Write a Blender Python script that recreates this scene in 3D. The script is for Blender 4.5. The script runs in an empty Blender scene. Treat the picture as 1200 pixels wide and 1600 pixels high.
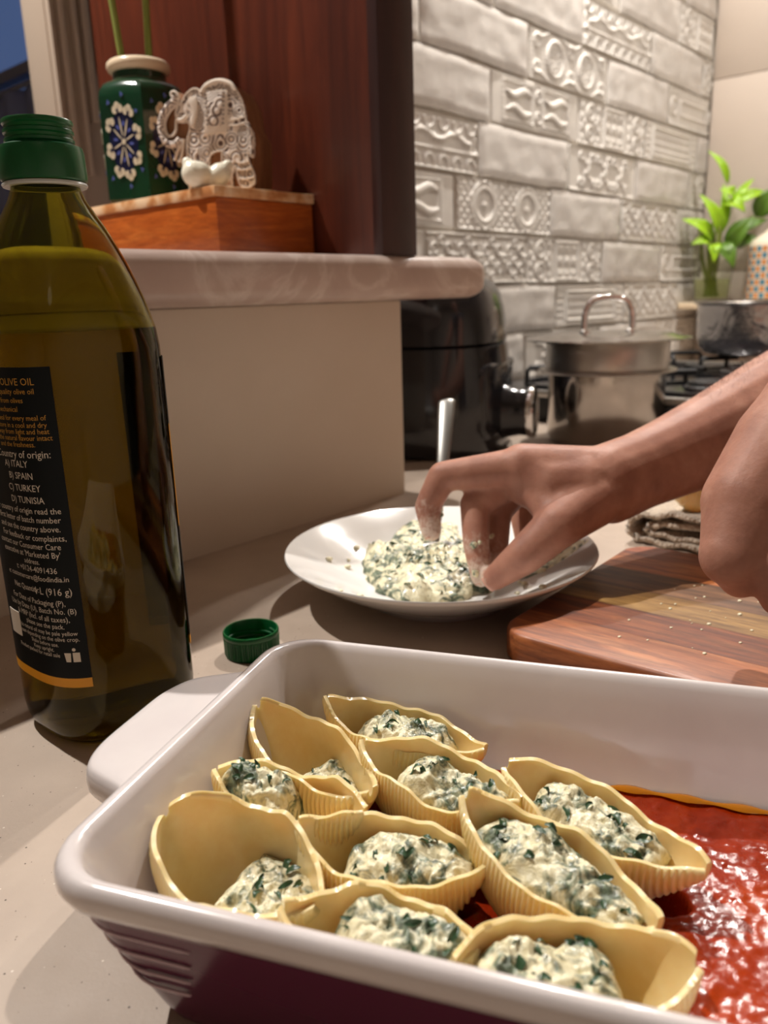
import bpy, bmesh, math, random
import numpy as np
from mathutils import Vector, Matrix, noise
PI = math.pi
rnd = random.Random(7)
SC = bpy.context.scene
COL = SC.collection

# ------------------------------------------------------------------ camera
cam_d = bpy.data.cameras.new('camera'); cam = bpy.data.objects.new('camera', cam_d); COL.objects.link(cam)
cam_d.sensor_fit = 'VERTICAL'; cam_d.sensor_height = 36; cam_d.sensor_width = 27
cam_d.lens = 36 * 1249 / 1600
cam.matrix_world = Matrix(((0.6584, 0.2147, -0.7214, 0), (-0.7521, 0.1490, -0.6420, 0), (-0.0303, 0.9652, 0.2596, 0.22), (0, 0, 0, 1)))
cam_d.clip_start = 0.01
cam_d.dof.use_dof = True; cam_d.dof.focus_distance = 0.36; cam_d.dof.aperture_fstop = 11.0
SC.camera = cam
# ------------------------------------------------------------------ world, lights, exposure
W = bpy.data.worlds.new('dusk'); SC.world = W; W.use_nodes = True
bg = W.node_tree.nodes['Background']; bg.inputs[0].default_value = (0.16, 0.26, 0.62, 1); bg.inputs[1].default_value = 0.32
def lamp(name, loc, power, radius, color, target=None, cone=None, blend=0.5):
    d = bpy.data.lights.new(name, 'SPOT' if cone else 'POINT'); d.energy = power; d.shadow_soft_size = radius; d.color = color
    o = bpy.data.objects.new(name, d); COL.objects.link(o); o.location = loc
    if cone:
        d.spot_size = math.radians(cone); d.spot_blend = blend
        o.rotation_euler = (Vector(target) - Vector(loc)).to_track_quat('-Z', 'Y').to_euler()
    return o
WARM = (1.0, 0.945, 0.885)
lamp('ceiling_downlight', (1.36, 0.755, 1.56), 78, 0.014, WARM, (0.9, 0.45, 0.0), 130, 0.5)
lamp('ceiling_downlight.001', (0.12, 1.16, 1.56), 100, 0.014, WARM, (0.2, 0.5, 0.0), 125, 0.5)
lamp('ceiling_downlight.002', (2.05, 0.82, 1.56), 27, 0.02, WARM, (1.5, 0.4, 0.0), 140, 0.6)
lamp('tile_wall_fill', (1.75, -0.15, 1.56), 38, 0.03, WARM, (1.85, 0.9, 0.40), 72, 0.8)  # added fill spot that brightens the tiled wall, not one of the downlights
lamp('room_light', (-0.6, -1.0, 1.45), 0.4, 0.12, (1.0, 0.90, 0.82))
SC.view_settings.view_transform = 'Standard'; SC.view_settings.look = 'None'
SC.view_settings.gamma = 1.0; SC.view_settings.use_curve_mapping = False
SC.view_settings.exposure = 0.25

# ------------------------------------------------------------------ helpers
def srgb(r, g, b):
    f = lambda c: (c / 255 / 12.92) if c / 255 <= 0.04045 else ((c / 255 + 0.055) / 1.055) ** 2.4
    return (f(r), f(g), f(b), 1)
class N:
    """small node-tree helper"""
    def __init__(s, name):
        s.m = bpy.data.materials.new(name); s.m.use_nodes = True; s.t = s.m.node_tree
        s.b = s.t.nodes['Principled BSDF']; s.co = None
    def new(s, typ, **kw):
        n = s.t.nodes.new(typ)
        for k, v in kw.items():
            if k.startswith('_'): setattr(n, k[1:], v)
            else: n.inputs[k].default_value = v
        return n
    def link(s, a, b): s.t.links.new(a, b); return s
    def coords(s, scale=(1, 1, 1), rot=(0, 0, 0), kind='Object'):
        tc = s.new('ShaderNodeTexCoord'); mp = s.new('ShaderNodeMapping'); mp.inputs['Scale'].default_value = scale; mp.inputs['Rotation'].default_value = rot
        s.link(tc.outputs[kind], mp.inputs['Vector']); return mp.outputs[0]
    def noise(s, vec, scale, detail=4, rough=0.55, dist=0.0):
        n = s.new('ShaderNodeTexNoise', Scale=scale, Detail=detail, Roughness=rough, Distortion=dist); s.link(vec, n.inputs['Vector']); return n.outputs['Fac']
    def voro(s, vec, scale, feat='F1', rand=1.0):
        n = s.new('ShaderNodeTexVoronoi', _feature=feat, Scale=scale, Randomness=rand); s.link(vec, n.inputs['Vector']); return n.outputs['Distance']
    def wave(s, vec, scale, dist=2.0, detail=2, dscale=1.0, direction='X'):
        n = s.new('ShaderNodeTexWave', _bands_direction=direction, Scale=scale, Distortion=dist, Detail=detail); n.inputs['Detail Scale'].default_value = dscale
        s.link(vec, n.inputs['Vector']); return n.outputs['Fac']
    def ramp(s, fac, stops, interp='LINEAR'):
        n = s.new('ShaderNodeValToRGB'); cr = n.color_ramp; cr.interpolation = interp
        while len(cr.elements) < len(stops): cr.elements.new(0.5)
        for e, (p, c) in zip(cr.elements, stops): e.position = p; e.color = c if len(c) == 4 else (*c, 1)
        s.link(fac, n.inputs[0]); return n.outputs[0]
    def mix(s, fac, a, b, typ='MIX'):
        n = s.new('ShaderNodeMix', _data_type='RGBA', _blend_type=typ)
        for sock, v in ((n.inputs[0], fac), (n.inputs[6], a), (n.inputs[7], b)):
            if hasattr(v, 'links'): s.link(v, sock)
            else: sock.default_value = v
        return n.outputs[2]
    def math(s, op, a, b=0.5):
        n = s.new('ShaderNodeMath', _operation=op)
        for sock, v in ((n.inputs[0], a), (n.inputs[1], b)):
            if hasattr(v, 'links'): s.link(v, sock)
            else: sock.default_value = v
        return n.outputs[0]
    def bump(s, h, strength=0.3, dist=0.002):
        n = s.new('ShaderNodeBump', Strength=strength, Distance=dist); s.link(h, n.inputs['Height']); s.link(n.outputs[0], s.b.inputs['Normal']); return s
    def set(s, **kw):
        names = dict(col='Base Color', rough='Roughness', metal='Metallic', trans='Transmission Weight', ior='IOR', spec='Specular IOR Level', coat='Coat Weight', coatr='Coat Roughness', sss='Subsurface Weight', sheen='Sheen Weight')
        for k, v in kw.items():
            sock = s.b.inputs[names[k]]
            if hasattr(v, 'links'): s.link(v, sock)
            else: sock.default_value = v
        return s
    def sub(s, w, radius, scale): s.b.inputs['Subsurface Weight'].default_value = w; s.b.inputs['Subsurface Radius'].default_value = radius; s.b.inputs['Subsurface Scale'].default_value = scale; return s
def simple(name, col, rough=0.5, metal=0.0, **kw): return N(name).set(col=col, rough=rough, metal=metal, **kw).m

def mesh(name, verts, faces, mat, parent=None, smooth=True, loc=None, sharp=None):
    me = bpy.data.meshes.new(name); me.from_pydata([tuple(v) for v in verts], [], [tuple(int(i) for i in f) for f in faces]); me.update()
    return obj(name, me, mat, parent, smooth, loc, sharp)
def obj(name, me, mat, parent=None, smooth=True, loc=None, sharp=None):
    if mat is not None:
        for m_ in (mat if isinstance(mat, (list, tuple)) else [mat]): me.materials.append(m_)
    me.polygons.foreach_set('use_smooth', [bool(smooth)] * len(me.polygons))
    if smooth and sharp:
        me.set_sharp_from_angle(angle=math.radians(sharp))
    o = bpy.data.objects.new(name, me); COL.objects.link(o)
    if parent: o.parent = parent
    if loc is not None: o.location = loc
    return o
def bm_obj(name, bm, mat, parent=None, smooth=True, loc=None, sharp=30):
    me = bpy.data.meshes.new(name); bmesh.ops.recalc_face_normals(bm, faces=bm.faces); bm.to_mesh(me); bm.free()
    return obj(name, me, mat, parent, smooth, loc, sharp)
def tag(o, label=None, cat=None, group=None, kind=None):
    for k, v in (('label', label), ('category', cat), ('group', group), ('kind', kind)):
        if v: o[k] = v
    return o
def thing(name, label, cat, loc=(0, 0, 0), rz=0.0, group=None):
    o = bpy.data.objects.new(name, None); COL.objects.link(o); o.location = loc; o.rotation_euler = (0, 0, rz); o.empty_display_size = 0.02
    return tag(o, label, cat, group)
def box_bm(x0, x1, y0, y1, z0, z1, bev=0.0, seg=2):
    bm = bmesh.new(); bmesh.ops.create_cube(bm, size=1)
    for v in bm.verts: v.co = Vector(((x0 + x1) / 2 + v.co.x * (x1 - x0), (y0 + y1) / 2 + v.co.y * (y1 - y0), (z0 + z1) / 2 + v.co.z * (z1 - z0)))
    if bev: bmesh.ops.bevel(bm, geom=bm.edges[:], offset=bev, segments=seg, affect='EDGES', profile=0.5)
    return bm
def box(name, b, mat, parent=None, bev=0.0, seg=2, loc=None): return bm_obj(name, box_bm(*b, bev=bev, seg=seg), mat, parent, bool(bev), loc, 40)
def grid_faces(nu, nv, wrap=False, off=0, flip=False):
    F = []
    for i in range(nu - 1):
        for j in range(nv if wrap else nv - 1):
            a, b, c, d = i * nv + j, i * nv + (j + 1) % nv, (i + 1) * nv + (j + 1) % nv, (i + 1) * nv + j
            F.append((a + off, d + off, c + off, b + off) if flip else (a + off, b + off, c + off, d + off))
    return F
def lathe(name, prof, mat, parent=None, n=48, loc=None, sharp=35, shape=None):
    """prof: list of (r, z); shape(theta, k)->radius multiplier"""
    V = []
    for k, (r, z) in enumerate(prof):
        for j in range(n):
            t = 2 * PI * j / n; s = shape(t, k) if shape else 1
            V.append((r * s * math.cos(t), r * s * math.sin(t), z))
    F = grid_faces(len(prof), n, True)
    if prof[0][0] > 1e-6: F.append(tuple(reversed(range(n))))
    if prof[-1][0] > 1e-6: F.append(tuple((len(prof) - 1) * n + j for j in range(n)))
    bm = bmesh.new(); vs = [bm.verts.new(v) for v in V]
    for f in F:
        try: bm.faces.new([vs[i] for i in f])
        except ValueError: pass
    bmesh.ops.remove_doubles(bm, verts=bm.verts, dist=1e-6)
    return bm_obj(name, bm, mat, parent, True, loc, sharp)
def ring_lathe(name, prof, mat, parent=None, n=48, loc=None, sharp=35):
    """closed profile revolved into a ring (no caps)"""
    V = []
    for (r, z) in prof:
        for j in range(n):
            t = 2 * PI * j / n; V.append((r * math.cos(t), r * math.sin(t), z))
    F = grid_faces(len(prof), n, True); m = len(prof)
    F += [((m - 1) * n + j, (m - 1) * n + (j + 1) % n, (j + 1) % n, j) for j in range(n)]
    bm = bmesh.new(); vs = [bm.verts.new(v) for v in V]
    for f in F: bm.faces.new([vs[i] for i in f])
    return bm_obj(name, bm, mat, parent, True, loc, sharp)
def tube_data(path, radii, n=10, flat=1.0, caps=True):
    P_ = [Vector(p) for p in path]; V = []; F = []
    ref = None
    for i, p in enumerate(P_):
        t = (P_[min(i + 1, len(P_) - 1)] - P_[max(i - 1, 0)]).normalized()
        if ref is None:
            ref = t.orthogonal().normalized() if abs(t.z) > 0.9 else Vector((0, 0, 1)).cross(t).normalized()
        a = (ref - t * ref.dot(t)).normalized(); b = t.cross(a); ref = a
        r = radii[i] if hasattr(radii, '__len__') else radii
        for j in range(n):
            th = 2 * PI * j / n; V.append(p + a * math.cos(th) * r + b * math.sin(th) * r * flat)
    F = grid_faces(len(P_), n, True)
    if caps: F += [tuple(reversed(range(n))), tuple((len(P_) - 1) * n + j for j in range(n))]
    return V, F
def tube(name, path, radii, mat, parent=None, n=10, flat=1.0, loc=None):
    V, F = tube_data(path, radii, n, flat); o = mesh(name, V, F, mat, parent, True, loc, 50); return o
def join_data(parts):
    V = []; F = []
    for v, f in parts:
        o = len(V); V += list(v); F += [tuple(i + o for i in q) for q in f]
    return V, F
def catmull(pts, n=8):
    P_ = [Vector(p) for p in pts]; out = []
    for i in range(len(P_) - 1):
        p0, p1, p2, p3 = P_[max(i - 1, 0)], P_[i], P_[i + 1], P_[min(i + 2, len(P_) - 1)]
        for k in range(n):
            t = k / n; out.append(0.5 * ((2 * p1) + (p2 - p0) * t + (2 * p0 - 5 * p1 + 4 * p2 - p3) * t * t + (3 * p1 - p0 - 3 * p2 + p3) * t ** 3))
    out.append(P_[-1]); return out
def prism(name, pts, z0, z1, mat, parent=None, bev=0.0, loc=None, M=None):
    """2D outline extruded z0..z1; M maps (x,y,z) to the parent frame"""
    bm = bmesh.new(); f = bm.faces.new([bm.verts.new((x, y, z0)) for x, y in pts])
    r = bmesh.ops.extrude_face_region(bm, geom=[f]); top = [g for g in r['geom'] if isinstance(g, bmesh.types.BMVert)]
    for v in top: v.co.z = z1
    if bev:
        es = [e for e in bm.edges if all(abs(v.co.z - z1) < 1e-9 for v in e.verts)]
        bmesh.ops.bevel(bm, geom=es, offset=bev, segments=2, affect='EDGES', profile=0.5, clamp_overlap=True)
    bmesh.ops.triangulate(bm, faces=[q for q in bm.faces if len(q.verts) > 4])
    if M: bmesh.ops.transform(bm, matrix=M, verts=bm.verts)
    return bm_obj(name, bm, mat, parent, True, loc, 30)
def rrect(hx, hy, r, n=6):
    out = []
    for cx, cy, a0 in ((hx - r, hy - r, 0), (-hx + r, hy - r, 90), (-hx + r, -hy + r, 180), (hx - r, -hy + r, 270)):
        for k in range(n + 1):
            a = math.radians(a0 + 90 * k / n); out.append((cx + r * math.cos(a), cy + r * math.sin(a)))
    return out
def loft(name, rings, mat, parent=None, caps=(True, True), loc=None, sharp=35, matidx=None):
    n = len(rings[0]); V = [p for r in rings for p in r]; F = grid_faces(len(rings), n, True)
    if caps[0]: F.append(tuple(reversed(range(n))))
    if caps[1]: F.append(tuple((len(rings) - 1) * n + j for j in range(n)))
    o = mesh(name, V, F, mat, parent, True, loc, sharp)
    if matidx:
        for k in range(len(rings) - 1):
            for j in range(n): o.data.polygons[k * n + j].material_index = matidx(k)
    return o
def fnoise(p, H_=0.6, oct_=4): return noise.fractal(Vector(p), H_, 2.0, oct_)
#@@MATERIALS
M = {}
# quartz worktop: warm taupe with pits and pale flecks
n = N('quartz'); v = n.coords()
base = n.ramp(n.noise(v, 9, 5), [(0.3, srgb(164, 147, 132)), (0.7, srgb(190, 173, 157))])
sp = n.ramp(n.voro(v, 420), [(0.0, (1, 1, 1)), (0.16, (1, 1, 1)), (0.2, (0, 0, 0))])
gate = n.ramp(n.noise(v, 260, 2), [(0.60, (0, 0, 0)), (0.66, (1, 1, 1))])
m1 = n.mix(n.mix(1.0, sp, gate, 'MULTIPLY'), base, srgb(74, 60, 50))
sp2 = n.ramp(n.voro(v, 250), [(0.0, (1, 1, 1)), (0.1, (1, 1, 1)), (0.14, (0, 0, 0))])
gate2 = n.ramp(n.noise(v, 90, 2), [(0.58, (0, 0, 0)), (0.62, (1, 1, 1))])
m2 = n.mix(n.mix(1.0, sp2, gate2, 'MULTIPLY'), m1, srgb(216, 204, 190))
n.set(col=m2, rough=n.ramp(n.noise(v, 30, 3), [(0, (0.38,) * 3), (1, (0.6,) * 3)]), spec=0.35)
n.bump(n.math('SUBTRACT', n.noise(v, 500, 2), n.mix(1.0, sp, gate, 'MULTIPLY')), 0.12, 0.0006); M['quartz'] = n.m
# cream painted wall
n = N('cream_paint'); v = n.coords()
n.set(col=n.ramp(n.noise(v, 6, 3), [(0.3, srgb(208, 195, 178)), (0.7, srgb(215, 203, 187))]), rough=0.55); n.bump(n.noise(v, 220, 3), 0.06, 0.001); M['cream'] = n.m
M['plaster'] = simple('warm_white_plaster', srgb(196, 184, 172), 0.75)
M['ceiling'] = simple('ceiling_paint', srgb(232, 224, 214), 0.8)
M['floor'] = simple('floor_stone', srgb(150, 132, 116), 0.5)
# marble ledge
n = N('marble'); v = n.coords((1.0, 1.0, 1.0))
w1 = n.noise(v, 9, 7, 0.6, 1.2)
c1 = n.ramp(w1, [(0.30, srgb(178, 156, 146)), (0.48, srgb(190, 170, 160)), (0.53, srgb(206, 190, 181)), (0.58, srgb(188, 168, 157)), (0.8, srgb(184, 162, 152))])
n.set(col=c1, rough=0.28, spec=0.5); M['marble'] = n.m
# wood materials
def wood(name, dark, mid, light, scale=(1, 1, 1), rot=(0, 0, 0), wsc=6.0, rough=0.4, bumps=0.1, coat=0.0, fine=180):
    n = N(name); v = n.coords(scale, rot)
    g = n.noise(v, wsc, 6, 0.62, 1.5); f_ = n.noise(v, wsc * 6, 4, 0.7, 0.5)
    c = n.ramp(g, [(0.28, dark), (0.48, mid), (0.72, light)])
    c = n.mix(n.ramp(f_, [(0.35, (0.75,) * 3), (0.62, (0, 0, 0))]), c, dark)
    n.set(col=c, rough=rough, coat=coat, coatr=0.15); n.bump(f_, bumps, 0.0008); return n.m
M['panel_wood'] = wood('red_brown_panel', srgb(68, 27, 15), srgb(96, 41, 23), srgb(114, 52, 29), (6, 6, 0.55), wsc=1.6, rough=0.38, coat=0.15)
M['panel_edge'] = wood('shaded_panel_edge', srgb(46, 24, 22), srgb(58, 30, 27), srgb(68, 36, 32), (5, 5, 0.5), wsc=1.6, rough=0.4)  # shade on the panel's front face, put into a darker wood tone
M['box_wood'] = wood('orange_box_wood', srgb(150, 70, 24), srgb(192, 98, 36), srgb(214, 124, 54), (3, 3, 22), wsc=2.2, rough=0.3, coat=0.3)
n = N('worn_lid_wood'); v = n.coords((6, 6, 6))
n.set(col=n.ramp(n.noise(v, 6, 4), [(0.42, srgb(196, 132, 78)), (0.5, srgb(220, 170, 120)), (0.62, srgb(236, 206, 168))]), rough=0.5); M['lid_wood'] = n.m
M['block_wood'] = wood('block_wood', srgb(116, 76, 46), srgb(150, 102, 64), srgb(172, 122, 80), (8, 8, 1.5), wsc=3, rough=0.6)
# plain and relief wall tiles
n = N('glazed_tile'); v = n.coords()
oi = n.new('ShaderNodeObjectInfo')
va = n.new('ShaderNodeVectorMath', _operation='ADD'); n.link(v, va.inputs[0])
cmb = n.new('ShaderNodeCombineXYZ'); n.link(n.math('MULTIPLY', oi.outputs['Random'], 40.0), cmb.inputs[0]); n.link(cmb.outputs[0], va.inputs[1]); vv = va.outputs[0]
ca = n.ramp(n.noise(vv, 14, 4, 0.6, 0.8), [(0.3, srgb(200, 194, 187)), (0.55, srgb(209, 204, 197)), (0.75, srgb(218, 213, 206))])
n.set(col=ca, rough=n.ramp(n.noise(vv, 10, 3), [(0.3, (0.22,) * 3), (0.7, (0.4,) * 3)]), spec=0.5); n.bump(n.noise(vv, 24, 2), 0.15, 0.004); M['tile'] = n.m
n = N('relief_tile'); v = n.coords()
n.set(col=n.ramp(n.noise(v, 20, 3), [(0.3, srgb(206, 200, 192)), (0.7, srgb(224, 219, 210))]), rough=0.42); M['relief'] = n.m
M['grout'] = simple('grout', srgb(196, 188, 176), 0.9)
n = N('cream_tile'); v = n.coords(); n.set(col=n.ramp(n.noise(v, 3, 2), [(0.3, srgb(222, 208, 194)), (0.7, srgb(228, 215, 202))]), rough=0.3); M['cream_tile'] = n.m
# dish
n = N('white_glaze'); v = n.coords()
n.set(col=n.ramp(n.noise(v, 30, 3), [(0.3, srgb(212, 204, 203)), (0.7, srgb(219, 212, 210))]), rough=0.16, coat=0.5, coatr=0.06); M['glaze'] = n.m
M['purple'] = N('plum_glaze').set(col=srgb(92, 34, 62), rough=0.22, spec=0.3).m
M['purple_line'] = N('pale_plum_line').set(col=srgb(214, 190, 198), rough=0.3).m
# sauce
n = N('tomato_sauce'); v = n.coords()
sc = n.ramp(n.noise(v, 26, 5, 0.65), [(0.3, srgb(116, 24, 3)), (0.5, srgb(146, 40, 5)), (0.72, srgb(170, 60, 12))])
n.set(col=sc, rough=n.ramp(n.noise(v, 140, 3), [(0.3, (0.14,) * 3), (0.7, (0.34,) * 3)]), spec=0.5).sub(0.06, (1.0, 0.2, 0.05), 0.004); n.bump(n.noise(v, 620, 3, 0.55), 0.22, 0.0007); M['sauce'] = n.m
M['sauce_oil'] = N('orange_oil').set(col=srgb(206, 128, 18), rough=0.06, spec=0.7, trans=0.25).m
# pasta
n = N('pasta'); v = n.coords()
pc = n.ramp(n.noise(v, 60, 4), [(0.3, srgb(228, 196, 132)), (0.55, srgb(236, 212, 158)), (0.75, srgb(242, 225, 182))])
n.set(col=pc, rough=0.28, spec=0.5, coat=0.25, coatr=0.1).sub(0.28, (1.0, 0.62, 0.25), 0.006); n.bump(n.noise(v, 300, 2), 0.05, 0.0006); M['pasta'] = n.m
# spinach ricotta
n = N('ricotta_spinach'); v = n.coords()
ga = n.noise(v, 95, 5, 0.62, 1.4); gb = n.noise(v, 260, 4, 0.65, 0.8); gc = n.noise(v, 38, 3, 0.6, 0.6)
c = n.ramp(gb, [(0.3, srgb(214, 204, 160)), (0.6, srgb(236, 230, 198))])
c = n.mix(n.ramp(n.math('ADD', n.math('MULTIPLY', ga, 0.62), n.math('MULTIPLY', gc, 0.38)), [(0.47, (0, 0, 0)), (0.55, (0.9,) * 3)]), c, n.ramp(gb, [(0.35, srgb(22, 44, 34)), (0.5, srgb(52, 80, 64)), (0.66, srgb(108, 128, 100))]))
n.set(col=c, rough=0.34, spec=0.5, coat=0.2, coatr=0.15).sub(0.1, (1, 0.9, 0.7), 0.003); n.bump(n.math('ADD', gb, ga), 0.6, 0.0016); M['ricotta'] = n.m
M['herb'] = N('dark_spinach').set(col=srgb(48, 78, 50), rough=0.35, spec=0.5).m
M['curd'] = N('ricotta_curd').set(col=srgb(240, 232, 200), rough=0.4).m
# bottle
n = N('bottle_glass'); n.set(col=(0.54, 0.51, 0.10, 1), rough=0.02, trans=1.0, ior=1.3); M['bottle'] = n.m
n = N('olive_oil'); n.set(col=(0.72, 0.50, 0.04, 1), rough=0.05, trans=1.0, ior=1.33); M['oil'] = n.m
M['green_cap'] = N('green_plastic').set(col=srgb(8, 82, 40), rough=0.28, spec=0.5).sub(0.1, (0.2, 1, 0.4), 0.004).m
M['label_dark'] = N('label_dark').set(col=srgb(6, 13, 16), rough=0.5, spec=0.2).m
M['label_gold'] = N('label_gold').set(col=srgb(236, 162, 26), rough=0.4).m
M['label_white'] = N('label_print_white').set(col=srgb(222, 212, 196), rough=0.5).m
M['label_gprint'] = N('label_print_gold').set(col=srgb(196, 144, 50), rough=0.5).m
# crockery, metal, etc
M['china'] = N('white_china').set(col=srgb(238, 236, 232), rough=0.14, coat=0.6, coatr=0.04).m
M['steel'] = N('polished_steel').set(col=(0.50, 0.47, 0.44, 1), metal=1.0, rough=0.17).m
n = N('brushed_steel'); v = n.coords((1, 1, 60)); n.set(col=(0.58, 0.56, 0.53, 1), metal=1.0, rough=n.ramp(n.noise(v, 8, 3), [(0, (0.28,) * 3), (1, (0.45,) * 3)])); M['brushed'] = n.m
n = N('hammered_steel'); v = n.coords(); n.set(col=(0.58, 0.56, 0.56, 1), metal=1.0, rough=0.2); n.bump(n.noise(v, 24, 3, 0.6, 1.5), 0.6, 0.006); M['hammered'] = n.m
M['black_gloss'] = N('black_gloss_plastic').set(col=(0.012, 0.012, 0.015, 1), rough=0.13, spec=0.6).m
M['black_matt'] = N('black_matt').set(col=(0.015, 0.015, 0.016, 1), rough=0.5).m
M['chrome'] = N('chrome').set(col=(0.85, 0.85, 0.86, 1), metal=1.0, rough=0.06).m
n = N('skin'); v = n.coords()
at = n.new('ShaderNodeAttribute', _attribute_name='residue')
sk = n.ramp(n.noise(v, 45, 4, 0.6), [(0.3, srgb(148, 102, 86)), (0.55, srgb(168, 120, 101)), (0.75, srgb(182, 136, 117))])
res = n.math('MULTIPLY', at.outputs['Fac'], n.noise(v, 240, 4, 0.65, 0.8))
sk = n.mix(n.ramp(res, [(0.22, (0, 0, 0)), (0.42, (0.8,) * 3)]), sk, srgb(214, 196, 180))
n.set(col=sk, rough=0.52, spec=0.25).sub(0.18, (1.0, 0.35, 0.18), 0.008); n.bump(n.math('ADD', n.noise(v, 420, 3), n.math('MULTIPLY', res, 1.5)), 0.18, 0.0012); M['skin'] = n.m
M['nail'] = N('fingernail').set(col=srgb(206, 156, 138), rough=0.25).m
M['hair'] = simple('dark_arm_hair', srgb(40, 26, 20), 0.5)
M['shirt'] = simple('grey_shirt', srgb(70, 70, 76), 0.9)
n = N('towel'); v = n.coords(); n.set(col=n.ramp(n.noise(v, 25, 3), [(0.3, srgb(176, 158, 138)), (0.7, srgb(206, 190, 170))]), rough=0.95, sheen=0.4); n.bump(n.voro(v, 330), 0.9, 0.003); M['towel'] = n.m
M['leaf'] = N('pothos_leaf').set(col=srgb(156, 198, 36), rough=0.35, trans=0.0).sub(0.25, (0.4, 1, 0.1), 0.004).m
M['leaf_dark'] = N('pothos_leaf_dark').set(col=srgb(92, 128, 40), rough=0.35).m
M['stem'] = simple('plant_stem', srgb(128, 138, 62), 0.5)
M['glass'] = N('clear_glass').set(col=(0.93, 0.95, 0.88, 1), rough=0.02, trans=1.0, ior=1.2).m
n = N('vase_green'); v = n.coords(); n.set(col=n.ramp(n.noise(v, 18, 4), [(0.3, srgb(10, 46, 30)), (0.7, srgb(18, 66, 42))]), rough=0.14, coat=0.6, coatr=0.05); M['vase'] = n.m
M['ivory'] = N('ivory_glaze').set(col=srgb(226, 206, 176), rough=0.25).m
M['petal'] = N('painted_petal').set(col=srgb(226, 216, 190), rough=0.3).m
M['petal_blue'] = N('painted_blue').set(col=srgb(92, 104, 178), rough=0.3).m
M['navy'] = N('painted_navy').set(col=srgb(18, 26, 62), rough=0.3).m
n = N('carved_white'); v = n.coords()
gr = n.math('ADD', n.math('MULTIPLY', n.math('SINE', n.math('MULTIPLY', n.voro(n.coords(), 78), 34.0)), 0.5), 0.5)
n.set(col=n.ramp(gr, [(0.22, srgb(96, 74, 66)), (0.40, srgb(230, 216, 202))]), rough=0.7); n.bump(gr, 0.7, 0.0012); M['carved'] = n.m
M['carved_plain'] = simple('carved_edge_white', srgb(226, 212, 196), 0.7)
M['carve_dark'] = simple('carving_dark', srgb(84, 62, 56), 0.8)
M['porcelain'] = N('ornament_white').set(col=srgb(238, 234, 214), rough=0.3).m
n = N('mosaic_blue'); M['mos'] = [N('mosaic_%s' % k).set(col=c_, rough=0.25).m for k, c_ in (('cream', srgb(230, 218, 196)), ('blue', srgb(78, 128, 148)), ('orange', srgb(206, 140, 84)), ('tan', srgb(198, 166, 124)))]
M['beige_panel'] = simple('beige_fluted', srgb(186, 168, 150), 0.6)
M['bluewall'] = simple('grey_blue_frame', srgb(120, 124, 140), 0.6)
M['sheer'] = N('sheer_curtain').set(col=srgb(150, 160, 190), rough=0.9, trans=0.35).m
M['spoon'] = N('worn_spoon_steel').set(col=(0.24, 0.235, 0.22, 1), metal=1.0, rough=0.36).m

# ------------------------------------------------------------------ the setting
def struct(o): o['kind'] = 'structure'; return o
struct(box('worktop', (-1.0, 2.4, -0.16, 0.9, -0.04, 0.0), M['quartz'], bev=0.003))
struct(box('floor', (-1.9, 2.5, -1.7, 2.7, -0.95, -0.9), M['floor']))
struct(box('ceiling', (-1.9, 2.5, -1.7, 2.7, 1.65, 1.7), M['ceiling']))
struct(box('wall_front', (-1.9, 2.5, -1.7, -1.6, -0.9, 1.65), M['plaster']))
struct(box('wall_left', (-1.9, -1.8, -1.6, 2.7, -0.9, 1.65), M['plaster']))
struct(box('wall_far', (-1.8, 1.1, 2.6, 2.7, -0.9, 1.65), M['plaster']))
struct(box('wall_half', (-1.0, 0.69, 0.58, 1.0, -0.04, 0.216), M['cream'], bev=0.0015))
struct(box('wall_cabinet_base', (-0.98, 2.38, -0.12, 0.88, -0.9, -0.042), M['cream']))
# marble ledge: bullnosed slab with a rounded free corner
def ledge():
    x0, x1, y0, y1, z0, z1 = -1.0, 0.795, 0.532, 1.04, 0.2165, 0.260
    out = []
    R_ = 0.022
    for k in range(9):
        a = math.radians(-90 + 90 * k / 8); out.append((x1 - R_ + R_ * math.cos(a), y0 + R_ + R_ * math.sin(a)))
    out += [(x1, y1), (x0, y1), (x0, y0)]
    hz = (z1 - z0) / 2; zc = (z0 + z1) / 2; rings = []
    bev = 0.016
    def inset(p, d):
        x, y = p
        return (x - d if x > x1 - 0.03 else x, y + d if y < y0 + 0.03 else y)
    for k in range(17):
        a = -PI / 2 + PI * k / 16
        zz = zc + (hz - bev) * (1 if a > 0 else -1) * (0 if abs(a) < 1e-9 else 1) + bev * math.sin(a); d = bev * (1 - math.cos(a))
        rings.append([(*inset(p, d), zz) for p in out])
    return loft('trim_1', rings, M['marble'], sharp=45)
struct(ledge())
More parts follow.
